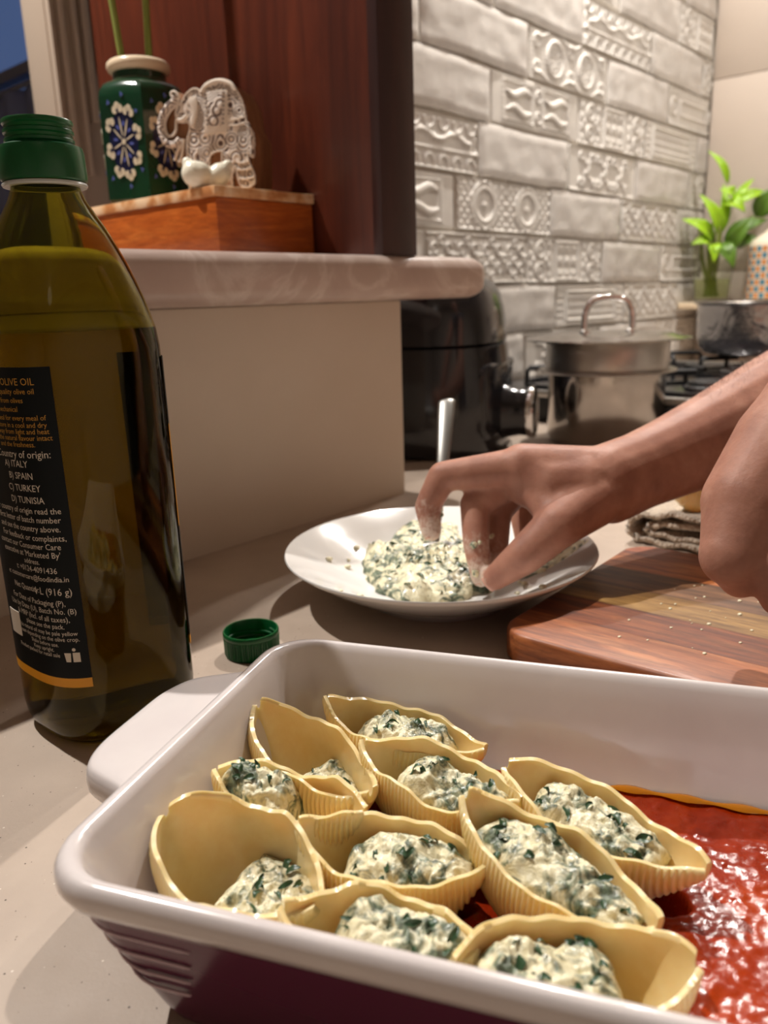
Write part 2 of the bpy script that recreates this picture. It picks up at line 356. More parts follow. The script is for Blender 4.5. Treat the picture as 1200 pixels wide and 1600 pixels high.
# tiled wall behind the cooker: grout backing, tiles as children
YT = 0.9
wall_back = struct(box('wall_back', (0.655, 2.4, YT, YT + 0.1, -0.9, 1.65), M['grout']))
TL, TH = 0.3225, 0.0905
PITCH_X, PITCH_Z = 0.328, 0.0946
def gauss(d, w): return np.exp(-(d / w) ** 2)
def relief(kind):
    nx, nz = 128, 38
    X, Z = np.meshgrid(np.linspace(-1, 1, nx), np.linspace(-1, 1, nz), indexing='ij')
    xs, zs = X * TL / 2 * 100, Z * TH / 2 * 100          # cm: +-16.1, +-4.5
    L_, H_ = TL * 50, TH * 50
    ex, ez = L_ - np.abs(xs), H_ - np.abs(zs)
    e = np.minimum(ex, ez)
    h = np.zeros_like(xs)
    fold = np.abs(xs)
    if kind == 'rings':
        for cx in (-7.4, 7.4):
            r = np.hypot((xs - cx) * 0.92, zs)
            h += 0.45 * gauss(r - 3.9, 0.35) + 0.5 * gauss(r - 2.9, 0.45) + 0.18 * gauss(r - 3.4, 0.15)
            dm = np.abs(xs - cx) * 1.0 + np.abs(zs); h += np.where(r < 2.4, np.clip(1.6 - dm, 0, 2) * 0.30, 0)
        out = np.minimum(np.hypot((xs - 7.4) * .92, zs), np.hypot((xs + 7.4) * .92, zs)) > 4.2
        h += np.where(out, 0.30 * (np.sin(fold * 3.1) * np.sin(zs * 3.3) > -0.1) * (np.abs(np.sin(fold * 3.1) * np.sin(zs * 3.3))) ** 0.5, 0)
        h += 0.25 * gauss(e - 0.3, 0.2)
    elif kind == 'ovals':
        for cx in (-6.4, 6.4):
            r = np.hypot((xs - cx), zs * 1.0)
            h += 0.55 * gauss(r - 3.1, 0.4) + 0.3 * gauss(r - 2.2, 0.2) + np.where(r < 1.8, 0.25 * (1 + np.cos(9 * np.arctan2(zs, xs - cx))) * r / 1.8 * 0.7, 0)
        for cx in (0.0, 13.2, -13.2):
            r = np.hypot(xs - cx, np.abs(zs) - 2.4); h += 0.35 * gauss(r - 1.1, 0.3) + 0.3 * gauss(r, 0.45)
        h += 0.4 * gauss(np.abs(zs) - 4.0 + 0.9 * np.cos(xs * 0.49) , 0.3) * (np.abs(xs) < 14) + 0.15 * np.abs(np.sin(fold * 4) * np.sin(zs * 4))
    elif kind == 'scroll':
        p = np.mod(xs + 40.0, 8.0) - 4.0; q = np.abs(p)
        for (cx, cz, r0) in ((1.9, 1.5, 1.15), (1.9, -1.7, 1.0), (3.4, 0.0, 0.8), (0.0, 2.9, 0.8), (0.0, -0.4, 0.7), (0.0, -3.1, 0.7)):
            r = np.hypot(q - cx, zs - cz); a = np.arctan2(zs - cz, q - cx)
            h = np.maximum(h, 0.62 * gauss(r - r0 * (0.75 + 0.25 * np.sin(a + 1.0)), 0.30)); h = np.maximum(h, 0.55 * gauss(r, 0.32))
        h = np.maximum(h, 0.5 * (ez < 0.65) * (ez > 0.1)); h = np.maximum(h, 0.6 * gauss(q - 4.0, 0.3) * (np.abs(zs) < 3))
    elif kind == 'rosette':
        for cx, s in ((-11.2, 0), (0.0, 1), (11.2, 0)):
            d = xs - cx; q = np.abs(d)
            if s:
                bx = np.maximum(q - 4.6, np.abs(zs) - 3.7); h = np.maximum(h, 0.55 * gauss(bx, 0.35)); h = np.maximum(h, np.where(bx < -0.4, 0.45 * np.abs(np.cos(q * 1.05) * np.cos(zs * 1.15)) ** 0.8, 0))
                h = np.maximum(h, 0.6 * gauss(np.hypot(d, zs), 0.9))
            else:
                for cz in (-2.1, 2.1):
                    r = np.hypot(d, zs - cz); h = np.maximum(h, 0.55 * gauss(r - 1.5, 0.4)); h = np.maximum(h, 0.55 * gauss(r, 0.6))
                h = np.maximum(h, 0.5 * gauss(q - 3.6, 0.4) * (np.abs(np.sin(zs * 1.5)) + 0.2)); h = np.maximum(h, 0.5 * gauss(np.hypot(q - 2.6, zs), 0.6))
        h = np.maximum(h, 0.45 * gauss(ez - 0.35, 0.25))
    elif kind == 'beads':
        bx = np.maximum(np.abs(xs) - 11.5, np.abs(zs) - 3.1)
        h = 0.5 * gauss(bx, 0.3) + 0.35 * gauss(bx - 0.8, 0.2) + 0.2 * gauss(e - 0.3, 0.2)
        for cz in (-1.7, 1.7, 0):
            p = np.mod(xs + 40 + (0.9 if cz == 0 else 0), 1.8) - 0.9; r = np.hypot(p, zs - cz); h += np.where(bx < -0.4, 0.45 * gauss(r, 0.55), 0)
        h += np.where(bx > 1.1, 0.3 * np.abs(np.sin(xs * 2.2) * np.sin(zs * 2.2)), 0)
    elif kind == 'frame':
        b1 = np.maximum(np.abs(xs) - 8.6, np.abs(zs) - 1.7); h = 0.6 * gauss(b1, 0.4) + 0.3 * gauss(b1 - 1.0, 0.25)
        h += np.where(np.abs(zs) > 3.0, 0.35 * np.abs(np.sin(xs * 1.7)), 0)
        r = np.hypot(fold - 12.6, zs); h += 0.5 * gauss(r - 1.9, 0.4) + 0.5 * gauss(r, 0.7); h += 0.25 * gauss(e - 0.3, 0.2)
    elif kind == 'leaves':
        for cx in (-7.0, 7.0):
            for s in (-1, 1):
                d = (xs - cx); cl = s * (1.5 + 0.55 * np.sin(d * 0.75)); wd = 0.95 * np.clip(1 - (np.abs(d) / 4.4) ** 2, 0, 1) ** 0.5
                h = np.maximum(h, np.where(wd > 0, 0.7 * np.clip(1 - ((zs - cl) / (wd + 1e-3)) ** 2, 0, 1) ** 0.5 * (1 - 0.2 * np.abs(np.sin(d * 3.4))), 0))
        b = np.maximum(np.abs(fold - 7.0) - 5.2, np.abs(zs) - 3.3); h = np.maximum(h, 0.35 * gauss(b, 0.18)); h = np.maximum(h, 0.35 * gauss(b - 0.5, 0.18) * (0.6 + 0.4 * np.sin((xs + zs) * 7)))
        r = np.hypot(xs, np.abs(zs) - 1.9); h = np.maximum(h, 0.5 * gauss(r - 1.0, 0.25) + 0.45 * gauss(r, 0.45))
    elif kind == 'bracket':
        h = 0.6 * gauss(zs - 0.9 - 0.5 * np.cos(xs * 0.7), 0.55) * (np.abs(xs) < 14) + 0.55 * gauss(zs + 1.2, 0.35)
        p = np.mod(xs + 40, 4.0) - 2.0; r = np.hypot(p, zs - 3.2); h += 0.5 * gauss(r - 1.3, 0.3) * (zs < 3.6) ; r2 = np.hypot(p, zs + 3.4); h += 0.5 * gauss(r2 - 1.2, 0.35) * (zs > -3.9)
        h += 0.2 * np.abs(np.sin(xs * 3.2)) * (np.abs(zs - -0.1) < 0.5) + 0.45 * gauss(ez - 0.3, 0.22) + 0.4 * gauss(ex - 0.6, 0.4) * np.abs(np.sin(zs * 1.5))
    elif kind == 'cross':
        for cx in (-8, 0, 8):
            d = xs - cx
            for s in (-1, 1):
                u_ = (d * 0.75 + s * zs) / 1.25; w_ = (-s * d + zs * 0.75) / 1.25
                h = np.maximum(h, 0.65 * gauss(w_ + 0.5 * np.sin(u_ * 1.4), 0.55) * (np.abs(u_) < 4.0) * (0.75 + 0.25 * np.sin(u_ * 4)))
            for s in (-1, 1):
                r = np.hypot(np.abs(d) - 3.0, zs - s * 2.6); h = np.maximum(h, 0.5 * gauss(r - 0.7, 0.3))
        h = np.maximum(h, 0.3 * gauss(e - 0.3, 0.25))
    depth = 0.0040 + np.clip(h, 0, 0.95) * 0.0092
    depth *= np.clip(e / 0.22, 0, 1) ** 0.5
    return X * TL / 2, Z * TH / 2, depth
def plain(seed):
    nx, nz = 34, 12
    X, Z = np.meshgrid(np.linspace(-1, 1, nx), np.linspace(-1, 1, nz), indexing='ij')
    d = np.zeros_like(X)
    for i in range(nx):
        for j in range(nz): d[i, j] = 0.0085 + 0.0022 * noise.noise((X[i, j] * 3.1 + seed * 9, Z[i, j] * 1.3, seed)) + 0.0011 * noise.noise((X[i, j] * 9 + seed, Z[i, j] * 4, seed * 3))
    e = np.minimum((1 - np.abs(X)) * TL / 2, (1 - np.abs(Z)) * TH / 2); d *= np.clip((e + 0.0015) / 0.0042, 0.25, 1) ** 0.5
    wob = 0.0012
    return X * TL / 2, Z * TH / 2 + wob * np.sin(X * 4 + seed), d
tile_me = {}
def tile_mesh(kind):
    if kind in tile_me: return tile_me[kind]
    X, Z, d = plain(int(kind[5:])) if kind.startswith('plain') else relief(kind)
    nx, nz = X.shape
    V = [(X[i, j], -d[i, j], Z[i, j]) for i in range(nx) for j in range(nz)]; F = grid_faces(nx, nz, flip=False)
    rim = [i * nz for i in range(nx)] + [(nx - 1) * nz + j for j in range(1, nz)] + [i * nz + nz - 1 for i in range(nx - 2, -1, -1)] + [j for j in range(nz - 2, 0, -1)]
    o = len(V)
    V += [(V[k][0], 0.002, V[k][2]) for k in rim]; m = len(rim)
    F += [(rim[k], o + k, o + (k + 1) % m, rim[(k + 1) % m]) for k in range(m)]
    bm = bmesh.new(); vs = [bm.verts.new(v) for v in V]
    for f in F: bm.faces.new([vs[i] for i in f])
    bmesh.ops.recalc_face_normals(bm, faces=bm.faces)
    me = bpy.data.meshes.new('tile'); bm.to_mesh(me); bm.free()
    me.materials.append(M['tile'] if kind.startswith('plain') else M['relief'])
    me.polygons.foreach_set('use_smooth', [True] * len(me.polygons)); me.set_sharp_from_angle(angle=math.radians(60)); tile_me[kind] = me
    return me
P0 = 'plain'
# per row: (row index, x of one joint, tile kinds to the right of the joint, kinds to its left)
ROWS = [(-3, 1.456, ['cross', P0, 'rosette'], [P0, 'leaves', P0]),
        (-2, 1.580, ['beads', 'scroll', P0], [P0, 'ovals', P0]),
        (-1, 1.132, ['scroll', 'rosette', P0, 'frame'], ['cross', P0]),
        (0, 1.220, ['rings', P0, 'scroll', P0], ['leaves', P0]),
        (1, 1.290, [P0, 'cross', P0, 'rings'], ['bracket', P0]),
        (2, 1.331, ['leaves', 'rosette', 'beads', P0], [P0, 'frame']),
        (3, 1.455, ['ovals', P0, 'frame'], [P0, P0]),
        (4, 1.668, ['bracket', P0, 'scroll'], [P0, P0, 'beads']),
        (5, 1.830, [P0, 'rosette'], ['leaves', P0, 'cross']),
        (6, 1.540, [P0, 'beads', P0], ['rings', P0, 'scroll'])]
for r, xj, right, left in ROWS:
    zc = 0.3305 + (r + 0.5) * PITCH_Z
    cells = [(xj + (k + 0.5) * PITCH_X, kd) for k, kd in enumerate(right)] + [(xj - (k + 0.5) * PITCH_X, kd) for k, kd in enumerate(left)]
    for x, kd in cells:
        if kd == P0: kd = 'plain%d' % rnd.randint(1, 4)
        x0, x1 = x - TL / 2, x + TL / 2
        if x0 < 0.66:
            s_ = (x1 - 0.66) / TL; x = (0.66 + x1) / 2
        elif x1 > 2.385: s_ = (2.385 - x0) / TL; x = (x0 + 2.385) / 2
        else: s_ = 1.0
        if s_ < 0.08: continue
        me = tile_mesh(kd)
        if s_ < 0.999:   # cut tile at the end of the wall
            me = me.copy(); w = TL * s_
            keep0 = -TL / 2 if x1 > 2.38 else TL / 2 - w
            bm = bmesh.new(); bm.from_mesh(me)
            for cut, nn in ((keep0, (-1, 0, 0)), (keep0 + w, (1, 0, 0))):
                bmesh.ops.bisect_plane(bm, geom=bm.verts[:] + bm.edges[:] + bm.faces[:], plane_co=(cut, 0, 0), plane_no=nn, clear_outer=True)
            for v in bm.verts: v.co.x -= keep0 + w / 2
            bm.to_mesh(me); bm.free()
        o = bpy.data.objects.new('tile', me); COL.objects.link(o); o.parent = wall_back
        o.location = (x, YT - 0.001, zc); o.rotation_euler = (rnd.uniform(-.012, .012), rnd.uniform(-.004, .004), rnd.uniform(-.006, .006))
# right wall with large cream tiles
wall_right = struct(box('wall_right', (2.4, 2.5, -1.6, 1.0, -0.9, 1.65), M['grout']))
zj = [-0.04, 0.26, 0.757, 1.254, 1.65]
for k in range(4):
    for y0, y1 in ((-0.52, 0.09), (0.092, 0.70), (0.702, 0.89)):
        box('tile', (2.391, 2.401, y0, y1 - 0.0, zj[k] + 0.001, zj[k + 1] - 0.001), M['cream_tile'], wall_right, bev=0.0012)
# dark red-brown panel standing on the ledge
wp = thing('wood_panel', 'tall red-brown wooden panel with shaded front edge standing on the marble ledge', 'panel', (0.645, 0.78, 0.26))
box('side_board', (-0.023, 0.020, -0.225, 0.245, 0.0, 1.388), M['panel_wood'], wp, bev=0.001)
box('edge_strip', (-0.025, 0.028, -0.238, -0.2255, 0.0, 1.388), M['panel_edge'], wp, bev=0.001)
# fluted beige pillar beyond the panel
fp = thing('fluted_pillar', 'beige pillar with stepped vertical strips left of the wooden panel', 'pillar', (0.652, 1.10, 0.26))
box('shaft', (-0.052, 0.07, 0.0, 0.06, 0.0, 1.388), M['beige_panel'], fp, bev=0.002)
for x, z0, w in ((-0.0485, 0.0, 0.004), (-0.033, 0.0, 0.008), (-0.014, 0.135, 0.006), (0.0025, 0.205, 0.010), (0.018, 0.268, 0.008), (0.028, 0.30, 0.006)):
    box('strip', (x - w / 2, x + w / 2, -0.011, 0.001, z0, 1.388), M['beige_panel'], fp, bev=0.0018)
# window of the room beyond: dusk outside
wx = 1.0
struct(box('wall_far_right', (wx, wx + 0.1, 1.0, 2.6, -0.9, 0.2), M['plaster'])); struct(box('wall_far_right_lintel', (wx, wx + 0.1, 1.0, 2.6, 1.45, 1.65), M['plaster']))
win = struct(thing('window_1', None, None, (wx, 1.8, 0.2)))
box('window_frame', (0.0, 0.05, -0.8, 0.8, 0.0, 0.03), M['bluewall'], win, bev=0.002)
box('window_frame', (0.0, 0.05, -0.8, 0.8, 1.22, 1.25), M['bluewall'], win, bev=0.002)
for y in (-0.8, 0.76): box('window_frame', (0.0, 0.05, y, y + 0.04, 0.03, 1.22), M['bluewall'], win, bev=0.002)
box('window_frame', (0.005, 0.045, -0.76, 0.76, 0.545, 0.57), M['bluewall'], win, bev=0.002)
for z0, z1 in ((0.03, 0.545), (0.57, 1.22)): box('pane', (0.022, 0.026, -0.76, 0.76, z0, z1), M['glass'], win)
cur = thing('sheer_curtain', 'thin blue-grey curtain across the lower half of the dusk window', 'curtain', (wx - 0.03, 1.8, 0.22))
Vc = [(0.008 * math.sin(y * 62) + 0.004 * math.sin(y * 23), y, z) for z in (0.0, 0.25, 0.48) for y in np.linspace(-0.72, 0.72, 160)]
o = mesh('curtain_cloth', Vc, grid_faces(3, 160), M['sheer'], cur); md = o.modifiers.new('t', 'SOLIDIFY'); md.thickness = 0.001
tube('curtain_rod', [(0, -0.76, 0.485), (0, 0.76, 0.485)], 0.006, M['bluewall'], cur)

# ------------------------------------------------------------------ baking dish
DISH_RZ = math.radians(-66.7)
DC = (0.2072, 0.1154, 0.0)
HX, HY = 0.138, 0.0875
dish = thing('baking_dish', 'rectangular baking dish, white inside and plum outside, holding stuffed pasta shells', 'dish', DC, DISH_RZ)
def dring(ins, z, r): return [(x, y, z) for x, y in rrect(HX - ins, HY - ins, max(r - ins * 0.3, 0.004), 8)]
spec = [(0.0245, 0.0005, .022, 0), (0.0235, 0.0, .022, 0), (0.0215, 0.003, .022, 0), (0.0195, 0.008, .022, 0), (0.0125, 0.028, .022, 0), (0.0048, 0.0515, .022, 0), (0.0040, 0.0545, .022, 0),
        (0.0015, 0.0560, .022, 1), (0.0003, 0.0590, .022, 1), (0.0004, 0.0625, .022, 1), (0.0016, 0.0647, .022, 1), (0.0036, 0.0655, .022, 1), (0.0056, 0.0648, .022, 1), (0.0074, 0.0620, .020, 1), (0.0098, 0.055, .020, 1), (0.0165, 0.034, .020, 1), (0.0235, 0.013, .020, 1), (0.0275, 0.0085, .020, 1), (0.032, 0.0075, .018, 1)]
loft('basin', [dring(i, z, r) for i, z, r, _ in spec], [M['purple'], M['glaze']], dish, sharp=60, matidx=lambda k: spec[k + 1][3] if k > 5 else 0).data.polygons[-1].material_index = 1
def handle(sx):
    out = [(0.0, -0.040), (-0.010, -0.035), (-0.021, -0.031), (-0.028, -0.027), (-0.0325, -0.018), (-0.0345, -0.004), (-0.0345, 0.024), (-0.0325, 0.036), (-0.028, 0.046), (-0.021, 0.052), (-0.010, 0.058), (0.0, 0.064)]
    out = [(p.x, p.y) for p in catmull([(x, y, 0) for x, y in out], 4)]
    rings = []
    m = len(out)
    for dz, ins, in ((0.0455, 0.004), (0.0470, 0.0015), (0.0490, 0.0004), (0.0530, 0.0), (0.0560, 0.0003), (0.0580, 0.0014), (0.0588, 0.003), (0.0590, 0.006)):
        ring = []
        for k, (x, y) in enumerate(out):
            c_ = (-0.012, 0.012); d = math.hypot(x - c_[0], y - c_[1]) + 1e-6; s = 1 - ins / d
            ring.append((-HX + 0.003 + (c_[0] + (x - c_[0]) * s if x < -0.002 else x + 0.004), c_[1] + (y - c_[1]) * s, dz))
        rings.append([((p[0] if sx < 0 else -p[0]), p[1], p[2]) for p in ring])
    return loft('handle', rings, [M['purple'], M['glaze']], dish, sharp=60, matidx=lambda k: 1 if k > 1 else 0)
for sx in (-1, 1):
    h = handle(sx); h.data.polygons[-1].material_index = 1
# moulded pale lines on the plum corner
for k, (z, x1) in enumerate(((0.0465, -0.088), (0.0385, -0.090), (0.0305, -0.092), (0.0235, -0.094))):
    ins = 0.0045 + (0.0535 - z) / 0.0535 * 0.0155
    pth = []
    rr = 0.0205
    for x in np.linspace(x1, -HX + ins + rr, 8): pth.append((x, -HY + ins - 0.0002, z))
    for a in np.linspace(-90, -150, 7)[1:]: pth.append((-HX + ins + rr + (rr + 0.0002) * math.cos(math.radians(a)), -HY + ins + rr + (rr + 0.0002) * math.sin(math.radians(a)), z))
    tube('raised_line', pth, [0.0003] + [0.00055] * (len(pth) - 2) + [0.0003], M['purple_line'], dish, 6)
# small sauce splashes on the white glaze
spl = []
for x, y, z, r in ((0.118, 0.0768, 0.040, 0.0022), (0.060, 0.0745, 0.030, 0.0008), (0.108, 0.0735, 0.030, 0.001), (-0.105, -0.069, 0.024, 0.0026), (-0.112, -0.074, 0.036, 0.0011), (-0.111, -0.073, 0.031, 0.001)):
    bm = bmesh.new(); bmesh.ops.create_icosphere(bm, subdivisions=2, radius=r, matrix=Matrix.Translation((x, y, z)) @ Matrix.Diagonal((1.1, 0.35, 0.8, 1))); spl.append(bm)
bmA = bmesh.new()
for b in spl:
    me_ = bpy.data.meshes.new('t'); b.to_mesh(me_); b.free(); bmA.from_mesh(me_); bpy.data.meshes.remove(me_)
tag(bm_obj('sauce_splash', bmA, M['sauce'], dish), kind='stuff')
cR, sR = math.cos(DISH_RZ), math.sin(DISH_RZ)
def dish_pt(x, y):            # x, y measured from the back left rim corner
    lx, ly = x - 0.134, y + 0.0875
    return (DC[0] + lx * cR - ly * sR, DC[1] + lx * sR + ly * cR)
SHELLS = [
 # label, x, y, z, yaw, pitch, roll, shell args, fillings, leaf scraps
 ('stuffed pasta shell lying closest to the white back wall of the dish', .0639, -.0325, .0215, -6, 6, 1, dict(L=.072, Wd=.0300, Hh=.027, pl=1.9, pr=1.7, seed=1), [(-.55, .66, -0.0005)], 10),
 ('pasta shell with only a little filling in the corner nearest the olive oil bottle', .0350, -.0606, .0225, -28, 9, 4, dict(L=.070, Wd=.0310, Hh=.029, pl=2.2, pr=1.6, seed=2), [(-.10, .62, -0.0115)], 7),
 ('plump stuffed pasta shell in the middle of the back row', .0885, -.0624, .0215, -15, 4, 3, dict(L=.067, Wd=.0310, Hh=.028, pl=2.0, pr=1.7, seed=3), [(-.50, .85, -0.0015)], 12),
 ('rightmost stuffed pasta shell with its flat tip lying on the red sauce', .1474, -.0677, .0205, -24.5, 6, 3, dict(L=.076, Wd=.0305, Hh=.026, pl=2.0, pr=1.4, seed=4), [(-.66, .66, -0.0015)], 12),
 ('stuffed pasta shell squeezed behind the wide front left shell', .0375, -.0907, .0220, 1, 6, 2, dict(L=.058, Wd=.0280, Hh=.028, pl=2.1, pr=1.9, seed=5), [(-.88, .10, 0.0015)], 12),
 ('wide open front left pasta shell showing its empty yellow inside', .0362, -.1248, .0225, -12, 9, 7, dict(L=.062, Wd=.0400, Hh=.031, pl=3.0, pr=1.9, seed=6, theta=100, tip=.2), [(-.12, .84, -0.0135)], 12),
 ('low twisted stuffed pasta shell in the centre of the cluster', .0820, -.1046, .0205, 4, 4, 4, dict(L=.064, Wd=.0300, Hh=.026, pl=1.9, pr=2.1, seed=7), [(-.48, .88, -0.0025)], 12),
 ('long stuffed pasta shell standing beside the open pool of sauce', .1340, -.0977, .0215, -28, 8, 3, dict(L=.072, Wd=.0315, Hh=.028, pl=1.6, pr=1.9, seed=8), [(-.76, .88, -0.0005)], 16),
 ('overfilled stuffed pasta shell at the middle of the front rim', .0894, -.1410, .0205, 4, 5, 3, dict(L=.058, Wd=.0315, Hh=.026, pl=1.9, pr=2.1, seed=9), [(-.48, .92, 0.0025)], 13),
 ('front right stuffed pasta shell with a broad bare right end', .1462, -.1401, .0210, 17, 2, 5, dict(L=.064, Wd=.0330, Hh=.028, pl=2.2, pr=2.5, seed=10), [(-.82, .45, -0.0015)], 12),
]
def under_shell(x, y):
    """how far under a shell a point of the dish floor lies (0 outside, 1 well inside)"""
    best = 0.0
    for _, sx, sy, _z, yaw, _p, _r, kw, _f, _n in SHELLS:
        a = math.radians(yaw); dx, dy = x - (sx - 0.134), y - (sy + 0.0875)
        u, v = (dx * math.cos(a) + dy * math.sin(a)) / (kw['L'] / 2), -dx * math.sin(a) + dy * math.cos(a)
        if abs(u) < 1:
            w = kw['Wd'] / 2 * (1 - abs(u) ** 2.2) ** 0.72; best = max(best, min(1.0, max(0.0, (w * 0.93 - abs(v)) / 0.003)))
    return best
# ------------------------------------------------------------------ sauce
SZ = 0.0215
sauce = thing('tomato_sauce', 'glossy red tomato sauce covering the floor of the baking dish', 'sauce', DC, DISH_RZ); sauce['kind'] = 'stuff'
nx, ny = 240, 140; V = []; sx_, sy_ = HX - 0.0218, HY - 0.0218
for i in range(nx):
    for j in range(ny):
        x = -sx_ + 2 * sx_ * i / (nx - 1); y = -sy_ + 2 * sy_ * j / (ny - 1)
        e = min(sx_ - abs(x), sy_ - abs(y))
        h = 0.0013 * fnoise((x * 55, y * 55, 1.3)) + 0.0006 * max(0, fnoise((x * 260, y * 260, 5.1), 0.5, 3)) + 0.0022 * noise.noise((x * 16, y * 16, 9))
        h *= min(1, e / 0.008)
        V.append((x, y, SZ + h + (0.0008 * math.exp(-e / 0.002)) - 0.0115 * under_shell(x, y)))
mesh('sauce_pool', V, grid_faces(nx, ny, flip=True), M['sauce'], sauce)
pth = [(x, sy_ - 0.0012 + 0.0008 * math.sin(x * 60), SZ + 0.0012) for x in np.linspace(0.018, 0.095, 24)]
tube('oil_rim', pth, [0.0006] + [0.0018 + 0.0008 * math.sin(k) for k in range(22)] + [0.0006], M['sauce_oil'], sauce, 8, 0.5)
# ------------------------------------------------------------------ stuffed shells
class Shell:
    def __init__(s, L, Wd, Hh, pl=2.2, pr=2.2, theta=101, seed=1, tip=0.30, bend=0.0):
        s.L, s.W, s.H, s.pl, s.pr, s.th, s.seed, s.tip, s.bend = L, Wd, Hh, pl, pr, math.radians(theta), seed, tip, bend
    def env(s, u):
        p = s.pl if u < 0 else s.pr
        return max(1 - abs(u) ** p, 0.0)
    def w(s, u): return s.W / 2 * (0.05 + 0.95 * s.env(u) ** 0.86)
    def hd(s, u): return s.H * (0.07 + 0.93 * s.env(u) ** 0.85)
    def zc(s, u): return s.H * (0.84 + s.tip * abs(u) ** 2.0) + 0.0012 * math.sin(u * 5 + s.seed)
    def pt(s, u, phi, off=0.0):
        w_, h_ = s.w(u) + off, s.hd(u) + off
        wob = 1 + 0.04 * math.sin(3.0 * u + s.seed * 2.1 + (1 if phi > 0 else 0)) + 0.012 * math.sin(9 * u + s.seed * 5 + phi)
        cur = (abs(phi) / s.th) ** 6
        lipw = 0.0010 * cur * math.sin(u * 7 + s.seed * 3 + (2 if phi > 0 else 0)) + 0.0004 * cur * math.sin(u * 19 + s.seed)
        x = s.L / 2 * u * (1 + off / s.L) + 0.0
        y = w_ * math.sin(phi) * wob + s.bend * u * u * s.W
        z = s.zc(u) - h_ * math.cos(phi) + lipw
        return (x, y, z)
def pasta_mesh(s, mat, parent, nu=236, nv=30):
    us = [math.sin(PI / 2 * max(-1, min(1, t))) * 0.25 + 0.75 * t for t in np.linspace(-1, 1, nu)]
    ph = np.linspace(-s.th, s.th, nv); t = 0.0021
    V = []
    for u in us:
        for p in ph: V.append(s.pt(u, p, 0.0))
    rid = 38
    for u in us:
        for p in ph:
            edge = min(1, (s.th - abs(p)) / 0.25); rg = 0.0005 * math.cos(rid * PI * u) * edge * min(1, s.env(u) * 3)
            V.append(s.pt(u, p, t * (0.75 + 0.25 * edge) + rg))
    n1 = nu * nv
    F = grid_faces(nu, nv, flip=False) + grid_faces(nu, nv, off=n1, flip=True)
    for i in range(nu - 1):
        for j in (0, nv - 1):
            a, b = i * nv + j, (i + 1) * nv + j
            F.append((a, b, b + n1, a + n1) if j == 0 else (b, a, a + n1, b + n1))
    for i in (0, nu - 1):
        for j in range(nv - 1):
            a, b = i * nv + j, i * nv + j + 1
            F.append((b, a, a + n1, b + n1) if i == 0 else (a, b, b + n1, a + n1))
    return mesh('pasta', V, F, mat, parent, True, None, 80)
def leaf_data(p, size, rg, up=(0, 0, 1)):
    """a small curled scrap of leaf"""
    yaw = rg.uniform(0, 2 * PI); R_ = Matrix.Rotation(yaw, 3, 'Z') @ Matrix.Rotation(rg.uniform(-0.6, 0.9), 3, 'X') @ Matrix.Rotation(rg.uniform(-.5, .5), 3, 'Y')
    V = []; n1, n2 = 6, 4; lw = size * rg.uniform(0.12, 0.3); k = rg.uniform(0.6, 2.2)
    for i in range(n1):
        a = i / (n1 - 1)
        for j in range(n2):
            b = j / (n2 - 1) - 0.5
            q = Vector((size * (a - 0.5), lw * b * 2 * math.sin(PI * (0.12 + 0.8 * a)), size * 0.22 * math.sin(a * PI * k) + 0.35 * lw * (b * 2) ** 2 + 0.0004 * rg.uniform(-1, 1)))
            V.append(Vector(p) + R_ @ q)
    return V, grid_faces(n1, n2)
def filling(s, parent, u0, u1, fh, v0=-0.96, v1=0.96, seed=3, herbs=9, slump=0.0):
    nu, nv = 64, 36; rg = random.Random(seed * 13 + 5); V = []; top = []
    for i in range(nu):
        a = i / (nu - 1); u = u0 + (u1 - u0) * a
        for j in range(nv):
            b = j / (nv - 1); v = v0 + (v1 - v0) * b
            ed = (1 - abs(2 * a - 1) ** 4) * (1 - abs(2 * b - 1) ** 5)
            x, y = s.L / 2 * u, v * s.w(u) * 0.96 + s.bend * u * u * s.W
            nz = 0.55 * fnoise((x * 90 + seed * 7, y * 90, seed), 0.5, 4) + 0.6 * abs(noise.noise((x * 210, y * 210 + seed * 3, 2))) + 0.5 * noise.noise((x * 60 + 3 * seed, y * 60, seed))
            z = s.zc(u) - s.hd(u) * 0.42 + (fh + 0.0060 + s.hd(u) * 0.42) * ed ** 0.6 + nz * 0.0042 * ed ** 0.4 - slump * (1 - b) * 0.01
            jx = 0.0016 * noise.noise((x * 160, y * 160, 7 + seed)); V.append((x + jx, y + 0.0016 * noise.noise((x * 160, y * 160, 17 + seed)), z))
    base = len(V)
    for i in range(nu):
        for j in range(nv):
            p = V[i * nv + j]; V.append((p[0] * 0.96, p[1] * 0.62, s.zc(p[0] / (s.L / 2)) - s.hd(p[0] / (s.L / 2)) * 0.78))
    F = grid_faces(nu, nv, flip=True) + grid_faces(nu, nv, off=base)
    for i in range(nu - 1):
        for j in (0, nv - 1): F.append((i * nv + j, (i + 1) * nv + j, (i + 1) * nv + j + base, i * nv + j + base))
    for j in range(nv - 1):
        for i in (0, nu - 1): F.append((i * nv + j, i * nv + j + 1, i * nv + j + 1 + base, i * nv + j + base))
    bm = bmesh.new(); vs = [bm.verts.new(v) for v in V]
    for f in F: bm.faces.new([vs[k] for k in f])
    o = bm_obj('filling', bm, M['ricotta'], parent, True, None, 89)
    parts = []
    for k in range(herbs):
        i, j = rg.randint(6, nu - 7), rg.randint(4, nv - 5); p = V[i * nv + j]; parts.append(leaf_data((p[0], p[1], p[2] + 0.0001), rg.uniform(0.003, 0.0065), rg))
    if parts:
        v, f = join_data(parts); h = mesh('spinach', v, f, M['herb'], o); h['kind'] = 'stuff'
    return o
